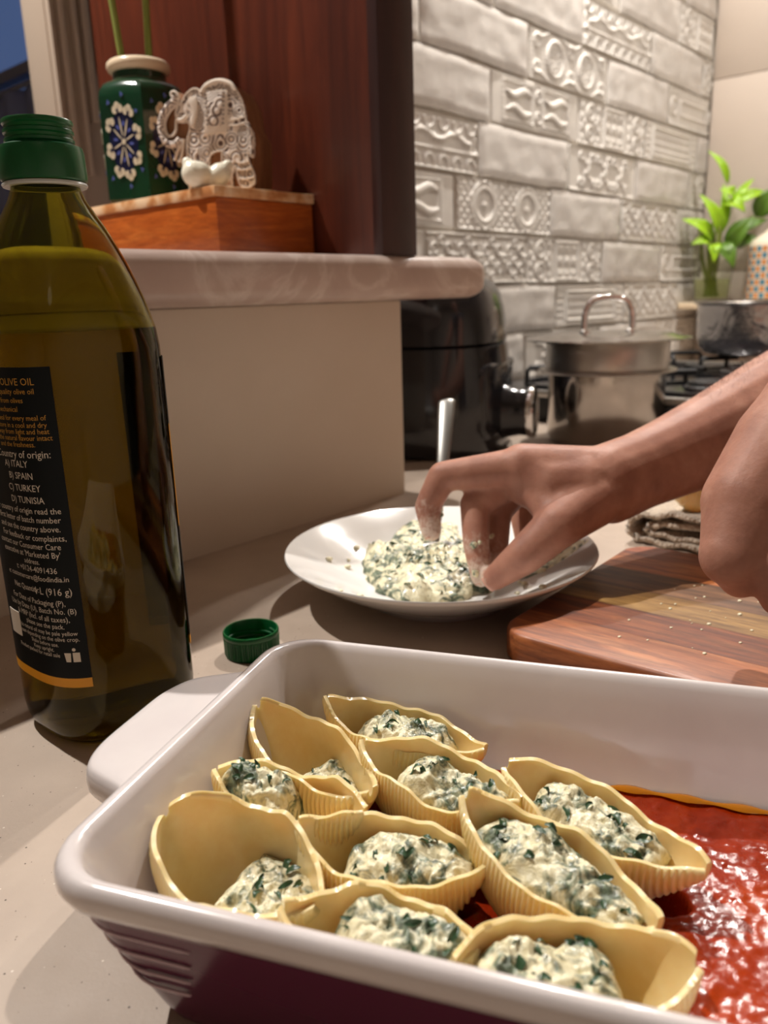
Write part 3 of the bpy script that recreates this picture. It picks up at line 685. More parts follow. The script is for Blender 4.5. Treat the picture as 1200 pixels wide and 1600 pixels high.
for lab, x, y, z, yaw, pitch, roll, kw, fills, nh in SHELLS:
    wx_, wy_ = dish_pt(x, y)
    t = thing('stuffed_shell', lab, 'pasta shell', (wx_, wy_, z - 0.006), 0, 'stuffed pasta shells in the baking dish')
    t.rotation_euler = (math.radians(roll), math.radians(pitch), DISH_RZ + math.radians(yaw))
    s = Shell(**kw); pasta_mesh(s, M['pasta'], t)
    for k, (a, b, fh) in enumerate(fills): filling(s, t, a, b, fh, seed=kw['seed'] + k * 20, herbs=nh)
# ------------------------------------------------------------------ olive oil bottle
BX, BY = 0.2021, 0.3893
bot = thing('oil_bottle', 'tall green-brown olive oil bottle without its cap at the left of the counter', 'bottle', (BX, BY, 0.0))
def sect(r, n, z, m=96):
    out = []
    for k in range(m):
        a = 2 * PI * k / m; c, s = math.cos(a), math.sin(a)
        out.append((r * math.copysign(abs(c) ** (2 / n), c), r * math.copysign(abs(s) ** (2 / n), s), z))
    return out
BP = [(0.0, .0330, 2.8), (.0012, .0362, 2.8), (.004, .0390, 2.8), (.009, .0408, 2.8), (.016, .0415, 2.8), (.06, .0415, 2.8), (.12, .0415, 2.8), (.18, .0415, 2.8), (.200, .0413, 2.8), (.209, .0405, 2.75), (.216, .0392, 2.65), (.224, .0372, 2.55), (.232, .0348, 2.45), (.240, .0320, 2.35), (.248, .0288, 2.25), (.256, .0252, 2.15), (.263, .0212, 2.05), (.269, .0178, 2.0), (.274, .0158, 2.0), (.279, .0150, 2.0), (.288, .0148, 2.0)]
TW = 0.0014
outer = [sect(r, n, z) for z, r, n in BP]
inner = [sect(max(r - TW, .002), n, z if z > .003 else .0034) for z, r, n in reversed(BP) if z >= .004]
loft('glass_body', outer + inner, M['bottle'], bot, sharp=70)
OILZ = 0.209
oil = [(z, r, n) for z, r, n in BP if .004 <= z < OILZ] + [(OILZ, .0405, 2.75)]
loft('oil', [sect(oil[0][1] - TW - .006, 2.8, .0036)] + [sect(r - TW + .0002, n, max(z, .0042)) for z, r, n in oil], M['oil'], bot, sharp=50)
# green pourer collar
ring_lathe('collar', [(.0150, .2772), (.0186, .2772), (.0194, .2780), (.0196, .2800), (.0192, .2905), (.0186, .2925), (.0162, .2935), (.0152, .2935)], M['green_cap'], bot, 64)
prof = [(.0140, .286), (.0140, .3035), (.0146, .3043), (.0154, .3043), (.0158, .3036), (.0158, .3022), (.0150, .3015), (.0150, .3002), (.0157, .2996), (.0157, .2982), (.0150, .2976), (.0150, .2963), (.0157, .2957), (.0157, .2945), (.0150, .2938), (.0150, .286)]
ring_lathe('thread', list(reversed(prof)), M['green_cap'], bot, 64)
lathe('pour_spout', [(.0139, .293), (.0139, .295), (.008, .2955), (.0075, .3005), (.0068, .3005), (.0066, .2965), (.0001, .296)], M['green_cap'], bot, 32)
ring_lathe('seal_ring', [(.0149, .2750), (.0188, .2750), (.0193, .2758), (.0188, .2768), (.0149, .2768)], simple('clear_seal', srgb(200, 204, 200), 0.2), bot, 64)
# labels follow the body outline; position along the outline measured as arc length from the -x side
def perim(r, n, m=2000):
    a = np.linspace(0, 2 * PI, m); c, s = np.cos(a), np.sin(a)
    x = r * np.sign(c) * np.abs(c) ** (2 / n); y = r * np.sign(s) * np.abs(s) ** (2 / n)
    d = np.concatenate([[0], np.cumsum(np.hypot(np.diff(x), np.diff(y)))]); return x, y, d
PXs, PYs, PD = perim(.0415, 2.8); S_MID = PD[1000]; S_TOT = PD[-1]
def on_bottle(s, z, off):
    """s: arc length from middle of -x face, growing towards the -y face"""
    d = (S_MID + s) % S_TOT; x = float(np.interp(d, PD, PXs)); y = float(np.interp(d, PD, PYs))
    e = 2e-4; x2 = float(np.interp((d + e) % S_TOT, PD, PXs)); y2 = float(np.interp((d + e) % S_TOT, PD, PYs)); tx, ty = x2 - x, y2 - y; l = math.hypot(tx, ty) + 1e-12
    return (x + ty / l * off, y - tx / l * off, z)
def patch(name, s0, s1, z0, z1, off, mat, m=40):
    V = [on_bottle(s, z, o_) for o_ in (off, off - .00025) for s in np.linspace(s0, s1, m) for z in (z0, z1)]
    F = grid_faces(m, 2) + grid_faces(m, 2, off=2 * m, flip=True); k = 2 * m
    for i in range(m - 1):
        a, b = 2 * i, 2 * i + 2; F += [(a, a + k, b + k, b), (a + 1, b + 1, b + 1 + k, a + 1 + k)]
    F += [(0, 1, 1 + k, k), (2 * m - 2, 2 * m - 2 + k, 2 * m - 1 + k, 2 * m - 1)]
    return mesh(name, V, F, mat, bot, True, None, 30)
SE = 0.0400
patch('back_label', -0.040, SE, .0415, .1945, .0005, M['label_dark']); patch('label_band', -0.040, SE, .0365, .0415, .0005, M['label_gold'])
quarter = S_TOT / 2
patch('front_label', quarter - 0.0345, quarter + 0.034, .0415, .1945, .0005, M['label_dark']); patch('front_label_band', quarter - 0.0345, quarter + 0.034, .0365, .0415, .0005, M['label_gold'])
patch('front_label_line', quarter - 0.0345, quarter - 0.0335, .105, .160, .0007, M['label_gold'], 4)
def text_on(txt, size, s_right, z, mat, name='print', squeeze=1.0, align='RIGHT'):
    cu = bpy.data.curves.new('t', 'FONT'); cu.body = txt; cu.size = size; cu.align_x = align; cu.resolution_u = 2
    to = bpy.data.objects.new('t', cu); COL.objects.link(to)
    dg = bpy.context.evaluated_depsgraph_get(); me = bpy.data.meshes.new_from_object(to.evaluated_get(dg)); bpy.data.objects.remove(to); bpy.data.curves.remove(cu)
    for v in me.vertices: v.co = Vector(on_bottle(s_right + v.co.x * squeeze, z + v.co.y, .00065))
    me.name = name; return obj(name, me, mat, bot, False)
G_, W_ = M['label_gprint'], M['label_white']
LINES = [('EXTRA VIRGIN OLIVE OIL', .0046, .0335, .1865, G_), ('Superior quality olive oil', .0036, .033, .1825, G_), ('obtained directly from olives', .0034, .027, .1785, G_), ('and solely by mechanical', .0034, .0235, .1745, G_), ('means. Ideal for every meal of', .0034, .0365, .1705, G_), ('the day. Store in a cool and dry', .0034, .0365, .1672, G_), ('place away from light and heat', .0034, .0372, .1642, G_), ('to keep the natural flavour intact', .0034, .0382, .1612, G_), ('and the freshness.', .0034, .030, .1582, G_),
 ('Country of origin:', .0050, .0365, .1530, W_), ('A) ITALY', .0046, .0245, .1485, W_), ('B) SPAIN', .0046, .0265, .1428, W_), ('C) TURKEY', .0046, .0295, .1370, W_), ('D) TUNISIA', .0046, .0305, .1312, W_),
 ('For country of origin read the', .0042, .0375, .1262, W_), ('first letter of batch number', .0042, .0368, .1218, W_), ('and see the country above.', .0042, .0362, .1174, W_), ('For feedback or complaints,', .0042, .0382, .1128, W_), ('contact our Consumer Care', .0042, .0352, .1086, W_), ("executive at 'Marketed By'", .0042, .0345, .1044, W_), ('address.', .0036, .0230, .1008, W_), ('t: +0124-4091436', .0042, .0318, .0966, W_), ('e: customercare@foodindia.in', .0038, .0368, .0924, W_),
 ('Net Quantity:', .0042, .0200, .0862, W_), ('1 L (916 g)', .0052, .0375, .0855, W_), ('For Date of Packaging (P),', .0040, .0335, .0800, W_), ('Use by Date (U), Batch No. (B)', .0040, .0382, .0758, W_), ('& MRP (Incl. of all taxes),', .0040, .0345, .0716, W_), ('please see the pack.', .0036, .0315, .0680, W_), ('This natural oil may be pale yellow', .0032, .0372, .0645, W_), ('to green depending on the olive crop.', .0032, .0378, .0614, W_), ('Shake before use.', .0030, .0270, .0584, W_), ('Keep upright.', .0030, .0240, .0556, W_), ('Product packed for retail sale', .0030, .0270, .0528, W_)]
for tx, sz, sr, z, mt in LINES: text_on(tx, sz, sr - 0.001, z, mt, squeeze=0.92)
def icon(poly, name='litter_icon'): 
    V = [on_bottle(0.0325 + x, 0.0545 + y, .00065) for x, y in poly]; mesh(name, V, [tuple(range(len(V)))], W_, bot, False)
icon([(0, -.004), (.0035, -.004), (.0035, .001), (0, .001)]); icon([(-.0035, -.004), (-.0012, -.004), (-.0008, .0008), (-.0042, .0008)]); icon([(.0008 + .0009 * math.cos(a), .0026 + .0009 * math.sin(a)) for a in np.linspace(0, 6.1, 12)])
patch('barcode', -0.016, -0.004, .058, .071, .00075, W_, 8)
# ------------------------------------------------------------------ loose screw cap
cap = thing('screw_cap', 'green screw cap lying open side up between bottle and baking dish', 'bottle cap', (0.2985, 0.3835, 0.0))
NR = 90
def ribs(t, k): return 1 + (0.018 * (1 if math.cos(NR * t) > 0 else -1) if 1 <= k <= 4 else 0)
lathe('cap_body', [(.0158, 0), (.0170, .0006), (.0174, .002), (.0175, .010), (.0176, .0128), (.0176, .0130), (.0179, .0136), (.0179, .0158), (.0174, .0166), (.0168, .0166), (.0164, .0158), (.0164, .0020), (.0115, .0018), (.0114, .0048), (.0106, .0048), (.0105, .0018), (.0001, .0017)], M['green_cap'], cap, 360, shape=ribs, sharp=40)
hel = [(0.0158 * math.cos(a), 0.0158 * math.sin(a), 0.005 + 0.0065 * a / (4 * PI)) for a in np.linspace(0, 4 * PI, 110)]
tube('inner_thread', hel, 0.0008, M['green_cap'], cap, 6)
# ------------------------------------------------------------------ soup plate, filling, spoon
PC = (0.456, 0.351)
plate = thing('soup_plate', 'white soup plate under the reaching hand, half full of filling', 'plate', (*PC, 0.0))
pp = [(.0001, .0042), (.045, .0042), (.050, .0030), (.051, 0.0), (.056, 0.0), (.0575, .0035), (.066, .0075), (.082, .0150), (.098, .0245), (.112, .0335), (.1155, .0362), (.1162, .0375), (.1155, .0384), (.1130, .0372), (.098, .0288), (.082, .0196), (.066, .0120), (.054, .0085), (.040, .0076), (.0001, .0074)]
lathe('plate_body', pp, M['china'], plate, 96, sharp=70)
def plate_z(r):
    for (r0, z0), (r1, z1) in zip(reversed(pp[13:]), list(reversed(pp[13:]))[1:]):
        if r0 <= r <= r1: return z0 + (z1 - z0) * (r - r0) / (r1 - r0)
    return .0372
mix = thing('ricotta_filling', 'mound of spinach and ricotta filling in the white soup plate', 'filling', (*PC, 0.0)); mix['kind'] = 'stuff'
def blob(name, cx, cy, rx, ry, rot, hgt, seed, parent, nr=44, na=84, rough=1.0, mat=None):
    V = []; c_, s_ = math.cos(rot), math.sin(rot)
    for i in range(nr):
        q = i / (nr - 1)
        for j in range(na):
            a = 2 * PI * j / na; wob = 1 + 0.22 * noise.noise((math.cos(a) * 1.6, math.sin(a) * 1.6, seed)) + 0.08 * noise.noise((math.cos(a) * 6, math.sin(a) * 6, seed + 3))
            lx, ly = rx * q * wob * math.cos(a), ry * q * wob * math.sin(a); x, y = cx + lx * c_ - ly * s_, cy + lx * s_ + ly * c_
            e = max(0.0, 1 - q ** 2.6)
            nz = 0.6 * fnoise((x * 70 + seed, y * 70, seed), 0.5, 4) + 0.9 * abs(noise.noise((x * 170, y * 170, seed * 2))) + 0.5 * abs(noise.noise((x * 330, y * 330, seed * 3)))
            z = plate_z(math.hypot(x, y)) - 0.0006 + hgt * e ** 0.55 + rough * 0.0062 * nz * e ** 0.3
            V.append((x, y, z))
    bm = bmesh.new(); vs = [bm.verts.new(v) for v in V]
    for f in grid_faces(nr, na, True):
        bm.faces.new([vs[k] for k in f])
    bmesh.ops.remove_doubles(bm, verts=bm.verts, dist=1e-6)
    o = bm_obj(name, bm, mat or M['ricotta'], parent, True, None, 89); return o, V
o, V1 = blob('mound', .012, .020, .066, .054, 0.75, .015, 4, mix)
rg = random.Random(31); parts = [leaf_data(V1[rg.randint(84 * 8, 84 * 40)], rg.uniform(.004, .009), rg) for _ in range(60)]
v, f = join_data(parts); h = mesh('spinach', v, f, M['herb'], mix); h['kind'] = 'stuff'
blob('smear', .060, -.058, .015, .030, 0.78, .0012, 8, mix, 20, 50, 0.2); blob('smear', .072, .052, .016, .010, 2.2, .002, 9, mix, 20, 40, 0.5)
cr = []
for k in range(24):
    a = rg.uniform(0, 2 * PI); r = rg.uniform(.055, .098); x, y = r * math.cos(a), r * math.sin(a)
    bm = bmesh.new(); bmesh.ops.create_icosphere(bm, subdivisions=1, radius=rg.uniform(.0012, .0034))
    vv_ = [Vector((x + v.co.x * rg.uniform(.7, 1.3), y + v.co.y * rg.uniform(.7, 1.3), plate_z(r) + .001 + v.co.z * .6)) for v in bm.verts]; bm.verts.index_update(); cr.append((vv_, [tuple(q.index for q in f.verts) for f in bm.faces])); bm.free()
v, f = join_data(cr); tag(mesh('crumb', v, f, M['curd'], mix), kind='stuff')
sp = thing('spoon', 'steel spoon standing in the soup plate behind the fingers', 'spoon', (0.498, 0.388, 0.022))
pth = catmull([(-.004, -.004, .004), (.008, .002, .026), (.024, .010, .056), (.044, .022, .083), (.063, .034, .1045), (.067, .037, .1075)], 6)
tube('handle', pth, [.0030 + .0046 * max(0, min(1, (k - 4) / 18)) if k < 28 else .0076 - .0016 * (k - 28) for k in range(31)], M['spoon'], sp, 14, 0.35)
bw = [(0.017 * math.cos(a) * (1 + .15 * math.cos(a)) * q - .012, 0.012 * math.sin(a) * q - .008, .0015 - .006 * (1 - q * q)) for q in (0.02, .3, .6, .85, 1) for a in np.linspace(0, 2 * PI, 24, endpoint=False)]
o = mesh('bowl', bw, grid_faces(5, 24, True), M['brushed'], sp); o.modifiers.new('t', 'SOLIDIFY').thickness = .001
# ------------------------------------------------------------------ chopping board made of glued strips
bd = thing('chopping_board', 'thick reddish wooden chopping board made of glued strips, right of the plate', 'chopping board', (0.384, 0.2545, 0.0), math.radians(2))
edges = [0.0, .040, .078, .113, .150, .184, .214]
tones = [((96, 46, 20), (166, 94, 48), (198, 130, 78)), ((66, 30, 14), (126, 62, 28), (168, 98, 50)), ((92, 60, 26), (156, 116, 60), (186, 148, 88)), ((66, 42, 26), (120, 82, 54), (156, 112, 76)), ((128, 62, 28), (204, 122, 66), (228, 158, 98)), ((104, 48, 28), (164, 92, 60), (188, 120, 84))]
BL = 0.40
def board_out(x0, x1, first, last, r=.022):
    out = []
    a0 = [(x0, 0.0)]; a1 = [(x1, 0.0)]; b0 = [(x0, -BL)]; b1 = [(x1, -BL)]
    arc = lambda cx, cy, s, e_: [(cx + r * math.cos(math.radians(s + (e_ - s) * k / 8)), cy + r * math.sin(math.radians(s + (e_ - s) * k / 8))) for k in range(9)]
    if first: a0 = list(reversed(arc(x0 + r, -r, 90, 180))); b0 = arc(x0 + r, -BL + r, 180, 270)
    if last: a1 = arc(x1 - r, -r, 0, 90); b1 = list(reversed(arc(x1 - r, -BL + r, 270, 360)))
    if first: return [*reversed(arc(x0 + r, -r, 90, 180)), ] if False else arc(x0 + r, -r, 90, 180) + arc(x0 + r, -BL + r, 180, 270) + [(x1, -BL), (x1, 0)]
    if last: return arc(x1 - r, -r, 0, 90) + [(x0, 0), (x0, -BL)] + arc(x1 - r, -BL + r, 270, 360)
    return [(x0, 0), (x0, -BL), (x1, -BL), (x1, 0)]
def board_strip(k):
    x0, x1 = edges[k] + (.0001 if k else 0), edges[k + 1] - (.0001 if k < 5 else 0)
    pts = board_out(x0, x1, k == 0, k == 5)
    T = .021
    rings = []
    for z, ins in ((0.0015, .0015), (.003, 0), (T - .0035, 0), (T - .0014, .0008), (T - .0004, .002), (T, .0035)):
        ring = []
        for x, y in pts:
            nxv = x + (ins if (k == 0 and x < x0 + .0219) else 0) * max(0, (x0 + .022 - x) / .022) - (ins if (k == 5 and x > x1 - .0219) else 0) * max(0, (x - x1 + .022) / .022)
            nyv = y - ins * max(0, (y + .022) / .022) if y > -.022 else (y + ins * max(0, (-BL + .022 - y) / .022) if y < -BL + .022 else y)
            ring.append((nxv, nyv, z))
        rings.append(ring)
    d, m_, l = [srgb(*c) for c in tones[k]]
    mt = wood('board_wood_%d' % k, d, m_, l, (14, 1.3, 14), (0, 0, 0.03 * (k - 3)), wsc=3.2 + .4 * k, rough=0.5, bumps=.2, coat=.04)
    return loft('strip', rings, mt, bd, sharp=50)
for k in range(6): board_strip(k)
# scraps left on the board
bs = []
for k in range(34):
    x, y = rg.uniform(.03, .15), rg.uniform(-.16, -.03); bm = bmesh.new(); bmesh.ops.create_icosphere(bm, subdivisions=1, radius=rg.uniform(.0004, .0016)); bm.verts.index_update()
    bs.append(([Vector((x + v.co.x * 1.3, y + v.co.y, .0212 + v.co.z * .4)) for v in bm.verts], [tuple(q.index for q in f.verts) for f in bm.faces])); bm.free()
v, f = join_data(bs); tag(mesh('crumb', v, f, M['curd'], bd), kind='stuff')
st = blob('s', 0, 0, .026, .014, 1.4, .0006, 21, bd, 10, 40, 0.05, M['sauce_oil'])[0]; st.name = 'sauce_stain'; st.location = (.175, -.095, .0207 - plate_z(0) + .0004)
st.data.materials[0] = N('board_stain').set(col=srgb(176, 62, 24), rough=.25).m
# ------------------------------------------------------------------ folded towel with pasta on it
tw = thing('folded_towel', 'folded beige terry towel beyond the chopping board', 'towel', (0.80, 0.287, 0.0), math.radians(-92))
def towel_sheet(name, prof, width, th):
    """profile in (x,z) swept along -y"""
    pr = catmull([(x, 0, z) for x, z in prof], 8); V = []; m = len(pr); nyy = 26
    for j in range(nyy):
        yy = -width * j / (nyy - 1)
        for k, p in enumerate(pr):
            b = 0.0022 * noise.noise((p.x * 40, yy * 40, p.z * 60)) + 0.0012 * math.sin(yy * 160 + k)
            V.append((p.x + 0.003 * noise.noise((yy * 20, k * .2, 3)), yy + 0.0015 * math.sin(k * 1.7), max(p.z + b, 0.0006)))
    o = mesh(name, V, grid_faces(nyy, m), M['towel'], tw); md = o.modifiers.new('t', 'SOLIDIFY'); md.thickness = th; md.offset = 0; return o
towel_sheet('cloth', [(.150, .004), (.08, .004), (.02, .004), (.004, .006), (-.003, .015), (.006, .026), (.03, .029), (.09, .030), (.14, .029)], .14, .0045)
towel_sheet('cloth_fold', [(.150, .011), (.08, .0105), (.03, .0105), (.016, .012), (.014, .016), (.022, .020), (.06, .0215), (.14, .0215)], .137, .0045)
for k, (x, y, yaw, lab) in enumerate(((.690, .241, -42, 'pale cooked pasta shell lying on the folded towel behind the wrist'), (.745, .200, 20, 'pale cooked pasta shell further back on the folded towel'))):
    t = thing('plain_shell', lab, 'pasta shell', (x, y, .0335), math.radians(yaw), 'cooked shells on the towel')
    pasta_mesh(Shell(.066, .034, .022, seed=30 + k, theta=125), M['pasta'], t, 90, 18)

# ------------------------------------------------------------------ person: one body mesh with both arms
def cone_sphere(p0, r0, p1, r1, n=16, m=6):
    """tapered capsule"""
    p0, p1 = Vector(p0), Vector(p1); d = p1 - p0; L = d.length
    ax = d / L if L > 1e-9 else Vector((0, 0, 1)); rings = []
    for k in range(m + 1):
        a = -PI / 2 + PI / 2 * k / m; rings.append((p0 + ax * r0 * math.sin(a), max(r0 * math.cos(a), 1e-5)))
    for k in range(m + 1):
        a = PI / 2 * k / m; rings.append((p1 + ax * r1 * math.sin(a), max(r1 * math.cos(a), 1e-5)))
    q = ax.to_track_quat('Z', 'Y').to_matrix(); V = []
    for c, r in rings:
        for j in range(n):
            t = 2 * PI * j / n; V.append(c + q @ Vector((r * math.cos(t), r * math.sin(t), 0)))
    F = grid_faces(len(rings), n, True); F += [tuple(reversed(range(n))), tuple((len(rings) - 1) * n + j for j in range(n))]
    return V, F
def chain(pts, radii): return [cone_sphere(pts[i], radii[i], pts[i + 1], radii[i + 1]) for i in range(len(pts) - 1)]
def fused(parts, voxel, smooth_it):
    V, F = join_data(parts); me = bpy.data.meshes.new('t'); me.from_pydata([tuple(v) for v in V], [], F); ob = bpy.data.objects.new('t', me); COL.objects.link(ob)
    md = ob.modifiers.new('r', 'REMESH'); md.mode = 'VOXEL'; md.voxel_size = voxel
    ms = ob.modifiers.new('s', 'SMOOTH'); ms.factor = 0.5; ms.iterations = smooth_it
    dg = bpy.context.evaluated_depsgraph_get(); out = bpy.data.meshes.new_from_object(ob.evaluated_get(dg)); bpy.data.objects.remove(ob); bpy.data.meshes.remove(me); return out
IDX = [(0.4870, 0.2990, 0.0990), (0.4560, 0.3471, 0.0921), (0.4461, 0.3540, 0.0700), (0.4418, 0.3474, 0.0535)]
MID = [(0.5030, 0.3077, 0.0920), (0.4670, 0.3264, 0.0715), (0.4551, 0.3170, 0.0459), (0.4491, 0.3084, 0.0245)]
RNG = [(0.5193, 0.3137, 0.0850), (0.4908, 0.3220, 0.0611), (0.4775, 0.3142, 0.0397), (0.4649, 0.3125, 0.0255)]
PNK = [(0.5380, 0.3161, 0.0750), (0.5226, 0.3208, 0.0500), (0.5171, 0.3142, 0.0350), (0.5079, 0.3112, 0.0245)]
THM = [(0.5060, 0.2530, 0.0770), (0.4745, 0.2610, 0.0655), (0.4549, 0.2763, 0.0451), (0.4452, 0.2945, 0.0275)]
WR = (0.5278, 0.2533, 0.0880)
parts = []
parts += chain(IDX, [.0150, .0112, .0098, .0078]) + chain(MID, [.0145, .0112, .0098, .0080]) + chain(RNG, [.0135, .0105, .0092, .0075]) + chain(PNK, [.0125, .0092, .0080, .0066])
parts += chain(THM, [.0205, .0165, .0135, .0092])
W2 = (0.5400, 0.2680, 0.0830)
for tgt, r in ((IDX[0], .0175), (MID[0], .0170), (RNG[0], .0160), (PNK[0], .0150)):
    parts += chain([WR if tgt in (IDX[0], MID[0]) else W2, tgt], [.0240, r])
parts += [cone_sphere(IDX[0], .0150, MID[0], .0150), cone_sphere(MID[0], .015, RNG[0], .0145), cone_sphere(RNG[0], .0145, PNK[0], .0135)]
parts += chain([(0.5100, 0.262, 0.086), (0.493, 0.280, 0.088), IDX[0]], [.0230, .0200, .0160]) + chain([(0.516, 0.262, 0.080), THM[1]], [.0230, .0170])
parts += chain([(0.4790, 0.2680, 0.0710), (0.4890, 0.2850, 0.0830), (0.4880, 0.2960, 0.0850)], [.0130, .0160, .0150])     # web of the thumb
FA = [WR, (0.5610, 0.2450, 0.0925), (0.5980, 0.2340, 0.0985), (0.6500, 0.2190, 0.1075), (0.7230, 0.2020, 0.1200), (0.7900, 0.1860, 0.1350)]
FR = [.0260, .0255, .0285, .0350, .0430, .0460]
parts += chain(FA, FR)
off = Vector((.006, .010, -.004)); parts += chain([Vector(p) + off * (1 if k < 3 else .6) for k, p in enumerate(FA)], [r * .96 for r in FR])
offb = Vector((-.002, -.004, -.008)); parts += chain([Vector(p) + offb for p in FA[:4]], [.024, .0235, .026, .032])
ELB, SHO = (0.860, 0.165, 0.155), (0.960, -0.120, 0.420)
parts += chain([FA[-1], ELB, SHO], [.046, .046, .056])
# other arm: loosely closed hand hanging over the board
LW = (0.4800, 0.1120, 0.1540)
LP = [(0.4620, 0.1190, 0.1350), (0.4330, 0.1260, 0.1090), (0.4105, 0.1265, 0.0860)]
parts2 = chain([LW] + LP, [.0270, .0285, .0255, .0165]) + chain([(0.490, 0.100, 0.150), (0.462, 0.102, 0.118), (0.436, 0.106, 0.090)], [.026, .027, .0190])
parts2 += chain([LP[2], (0.4160, 0.1230, 0.0735), (0.4340, 0.1160, 0.0760)], [.0165, .0115, .0100])            # index, folded under
parts2 += chain([(0.4210, 0.1080, 0.0830), (0.4200, 0.1030, 0.0660), (0.4380, 0.0980, 0.0700)], [.0165, .0115, .0100])
parts2 += chain([(0.4340, 0.0930, 0.0840), (0.4270, 0.0850, 0.0660), (0.4440, 0.0820, 0.0700)], [.0155, .0105, .0095])
parts2 += chain([(0.4480, 0.0800, 0.0880), (0.4380, 0.0700, 0.0720), (0.4520, 0.0680, 0.0740)], [.0140, .0095, .0085])
parts2 += chain([(0.470, 0.132, 0.122), (0.452, 0.138, 0.100), (0.447, 0.134, 0.080)], [.0160, .0130, .0100])   # thumb on the far side
parts2 += chain([LW, (0.540, 0.070, 0.200), (0.640, -0.020, 0.290), (0.700, -0.200, 0.440)], [.0280, .0330, .0430, .056])
TORSO = [(0.700, -0.200, 0.440), (0.830, -0.270, 0.430), SHO]
parts_body = chain([TORSO[0], TORSO[1], TORSO[2]], [.058, .085, .058]) + chain([(0.83, -0.29, 0.43), (0.83, -0.35, 0.1), (0.82, -0.36, -0.20)], [.11, .125, .13]) + chain([(0.83, -0.27, 0.46), (0.825, -0.25, 0.575), (0.815, -0.215, 0.64)], [.062, .052, .055]) + chain([(0.812, -0.215, 0.655), (0.815, -0.235, 0.735)], [.062, .088]) + chain([(0.795, -0.135, 0.69), (0.798, -0.150, 0.715)], [.010, .008]) + chain([(0.75, -0.37, -0.2), (0.75, -0.37, -0.84)], [.085, .05]) + chain([(0.90, -0.37, -0.2), (0.90, -0.37, -0.84)], [.085, .05]) + chain([(0.75, -0.37, -0.86), (0.74, -0.25, -0.875)], [.035, .024]) + chain([(0.90, -0.37, -0.86), (0.90, -0.25, -0.875)], [.035, .024])
me = fused(parts + parts2 + parts_body, 0.0017, 14)
col = me.attributes.new('residue', 'FLOAT', 'POINT'); vals = np.zeros(len(me.vertices)); co = np.zeros(len(me.vertices) * 3); me.vertices.foreach_get('co', co); co = co.reshape(-1, 3)
for p, rr, s in ((IDX[3], .017, 1.0), (IDX[2], .015, .75), (MID[3], .020, 1.0), (MID[2], .017, .75), (RNG[3], .018, 1.0), (RNG[2], .014, .7), (THM[3], .010, .5)):
    d = np.linalg.norm(co - np.array(p), axis=1); vals = np.maximum(vals, s * np.clip(1.3 - d / rr, 0, 1))
col.data.foreach_set('value', vals)
person = tag(obj('person', me, M['skin'], None, True), 'person reaching bare hands over the plate and the chopping board', 'person')
def nail(p0, p1, side, w):
    a = (Vector(p1) - Vector(p0)).normalized(); s = Vector(side); s = (s - a * s.dot(a)).normalized(); b = a.cross(s); V = []
    for i in range(6):
        for j in range(7):
            u, v = i / 5 - .5, j / 6 - .5; V.append(Vector(p1) + a * (u * w * 1.25 - .001) + b * v * w + s * (w * .56 - .9 * w * v * v - .2 * w * max(0, u) ** 2))
    o = mesh('fingernail', V, grid_faces(6, 7), M['nail'], person); o.modifiers.new('t', 'SOLIDIFY').thickness = .0006
nail(IDX[2], IDX[3], (-.75, .66, 0.0), .0105); nail(THM[2], THM[3], (-.80, -.25, -.2), .0125); nail(MID[2], MID[3], (-.8, .5, -.1), .0105)
rg = random.Random(5); bits = []
for p, k in ((IDX[2], 5), (MID[2], 6), (RNG[2], 6), (MID[3], 6), (RNG[3], 6)):
    for _ in range(k):
        dv = Vector((rg.uniform(-1, 1), rg.uniform(-1, 1), rg.uniform(-1, 1))).normalized(); c = Vector(p) + dv * .0092 + Vector((0, 0, -.006 * rg.random())); bm = bmesh.new(); bmesh.ops.create_icosphere(bm, subdivisions=2, radius=rg.uniform(.0014, .0032)); bm.verts.index_update()
        bits.append(([c + v.co * (1 + .5 * noise.noise(v.co * 900 + c * 300)) for v in bm.verts], [tuple(q.index for q in f.verts) for f in bm.faces])); bm.free()
v, f = join_data(bits); tag(mesh('ricotta_residue', v, f, M['ricotta'], person), kind='stuff')
hv = []; hf = []
for k in range(1300):       # fine dark hair on the forearm
    t = rg.uniform(.25, 1) * 3; i = min(int(t) + 2, 4); fr = t - int(t)
    c = Vector(FA[i]).lerp(Vector(FA[i + 1]) if i + 1 < len(FA) else Vector(FA[i]), fr); r = FR[i] + (FR[min(i + 1, 5)] - FR[i]) * fr
    ax = (Vector(FA[5]) - Vector(FA[2])).normalized(); up = (Vector((0, 0, 1)) - ax * ax.z).normalized(); sd = ax.cross(up)
    a = rg.gauss(-.55, .55); nrm = up * math.cos(a) - sd * math.sin(a) * -1
    b = c + off * .3 + nrm * (r * 1.0); tip = b + nrm * rg.uniform(.002, .008) + ax * rg.uniform(-.012, .004) + sd * rg.uniform(-.004, .004); w = ax * .00009
    o_ = len(hv); hv += [b - w, b + w, tip, b + sd * .00012]; hf += [(o_, o_ + 1, o_ + 2), (o_ + 1, o_ + 3, o_ + 2), (o_ + 3, o_, o_ + 2)]
tag(mesh('arm_hair', hv, hf, M['hair'], person, False), kind='stuff')
shirt = chain([TORSO[0], (0.83, -0.27, 0.43), SHO], [.066, .093, .066]) + chain([(0.83, -0.29, 0.43), (0.83, -0.35, 0.1), (0.82, -0.36, -0.2)], [.118, .134, .142]) + chain([SHO, (0.925, -0.02, 0.33)], [.066, .060]) + chain([TORSO[0], (0.672, -0.118, 0.371)], [.066, .060])
obj('shirt', fused(shirt, .006, 6), M['shirt'], person)
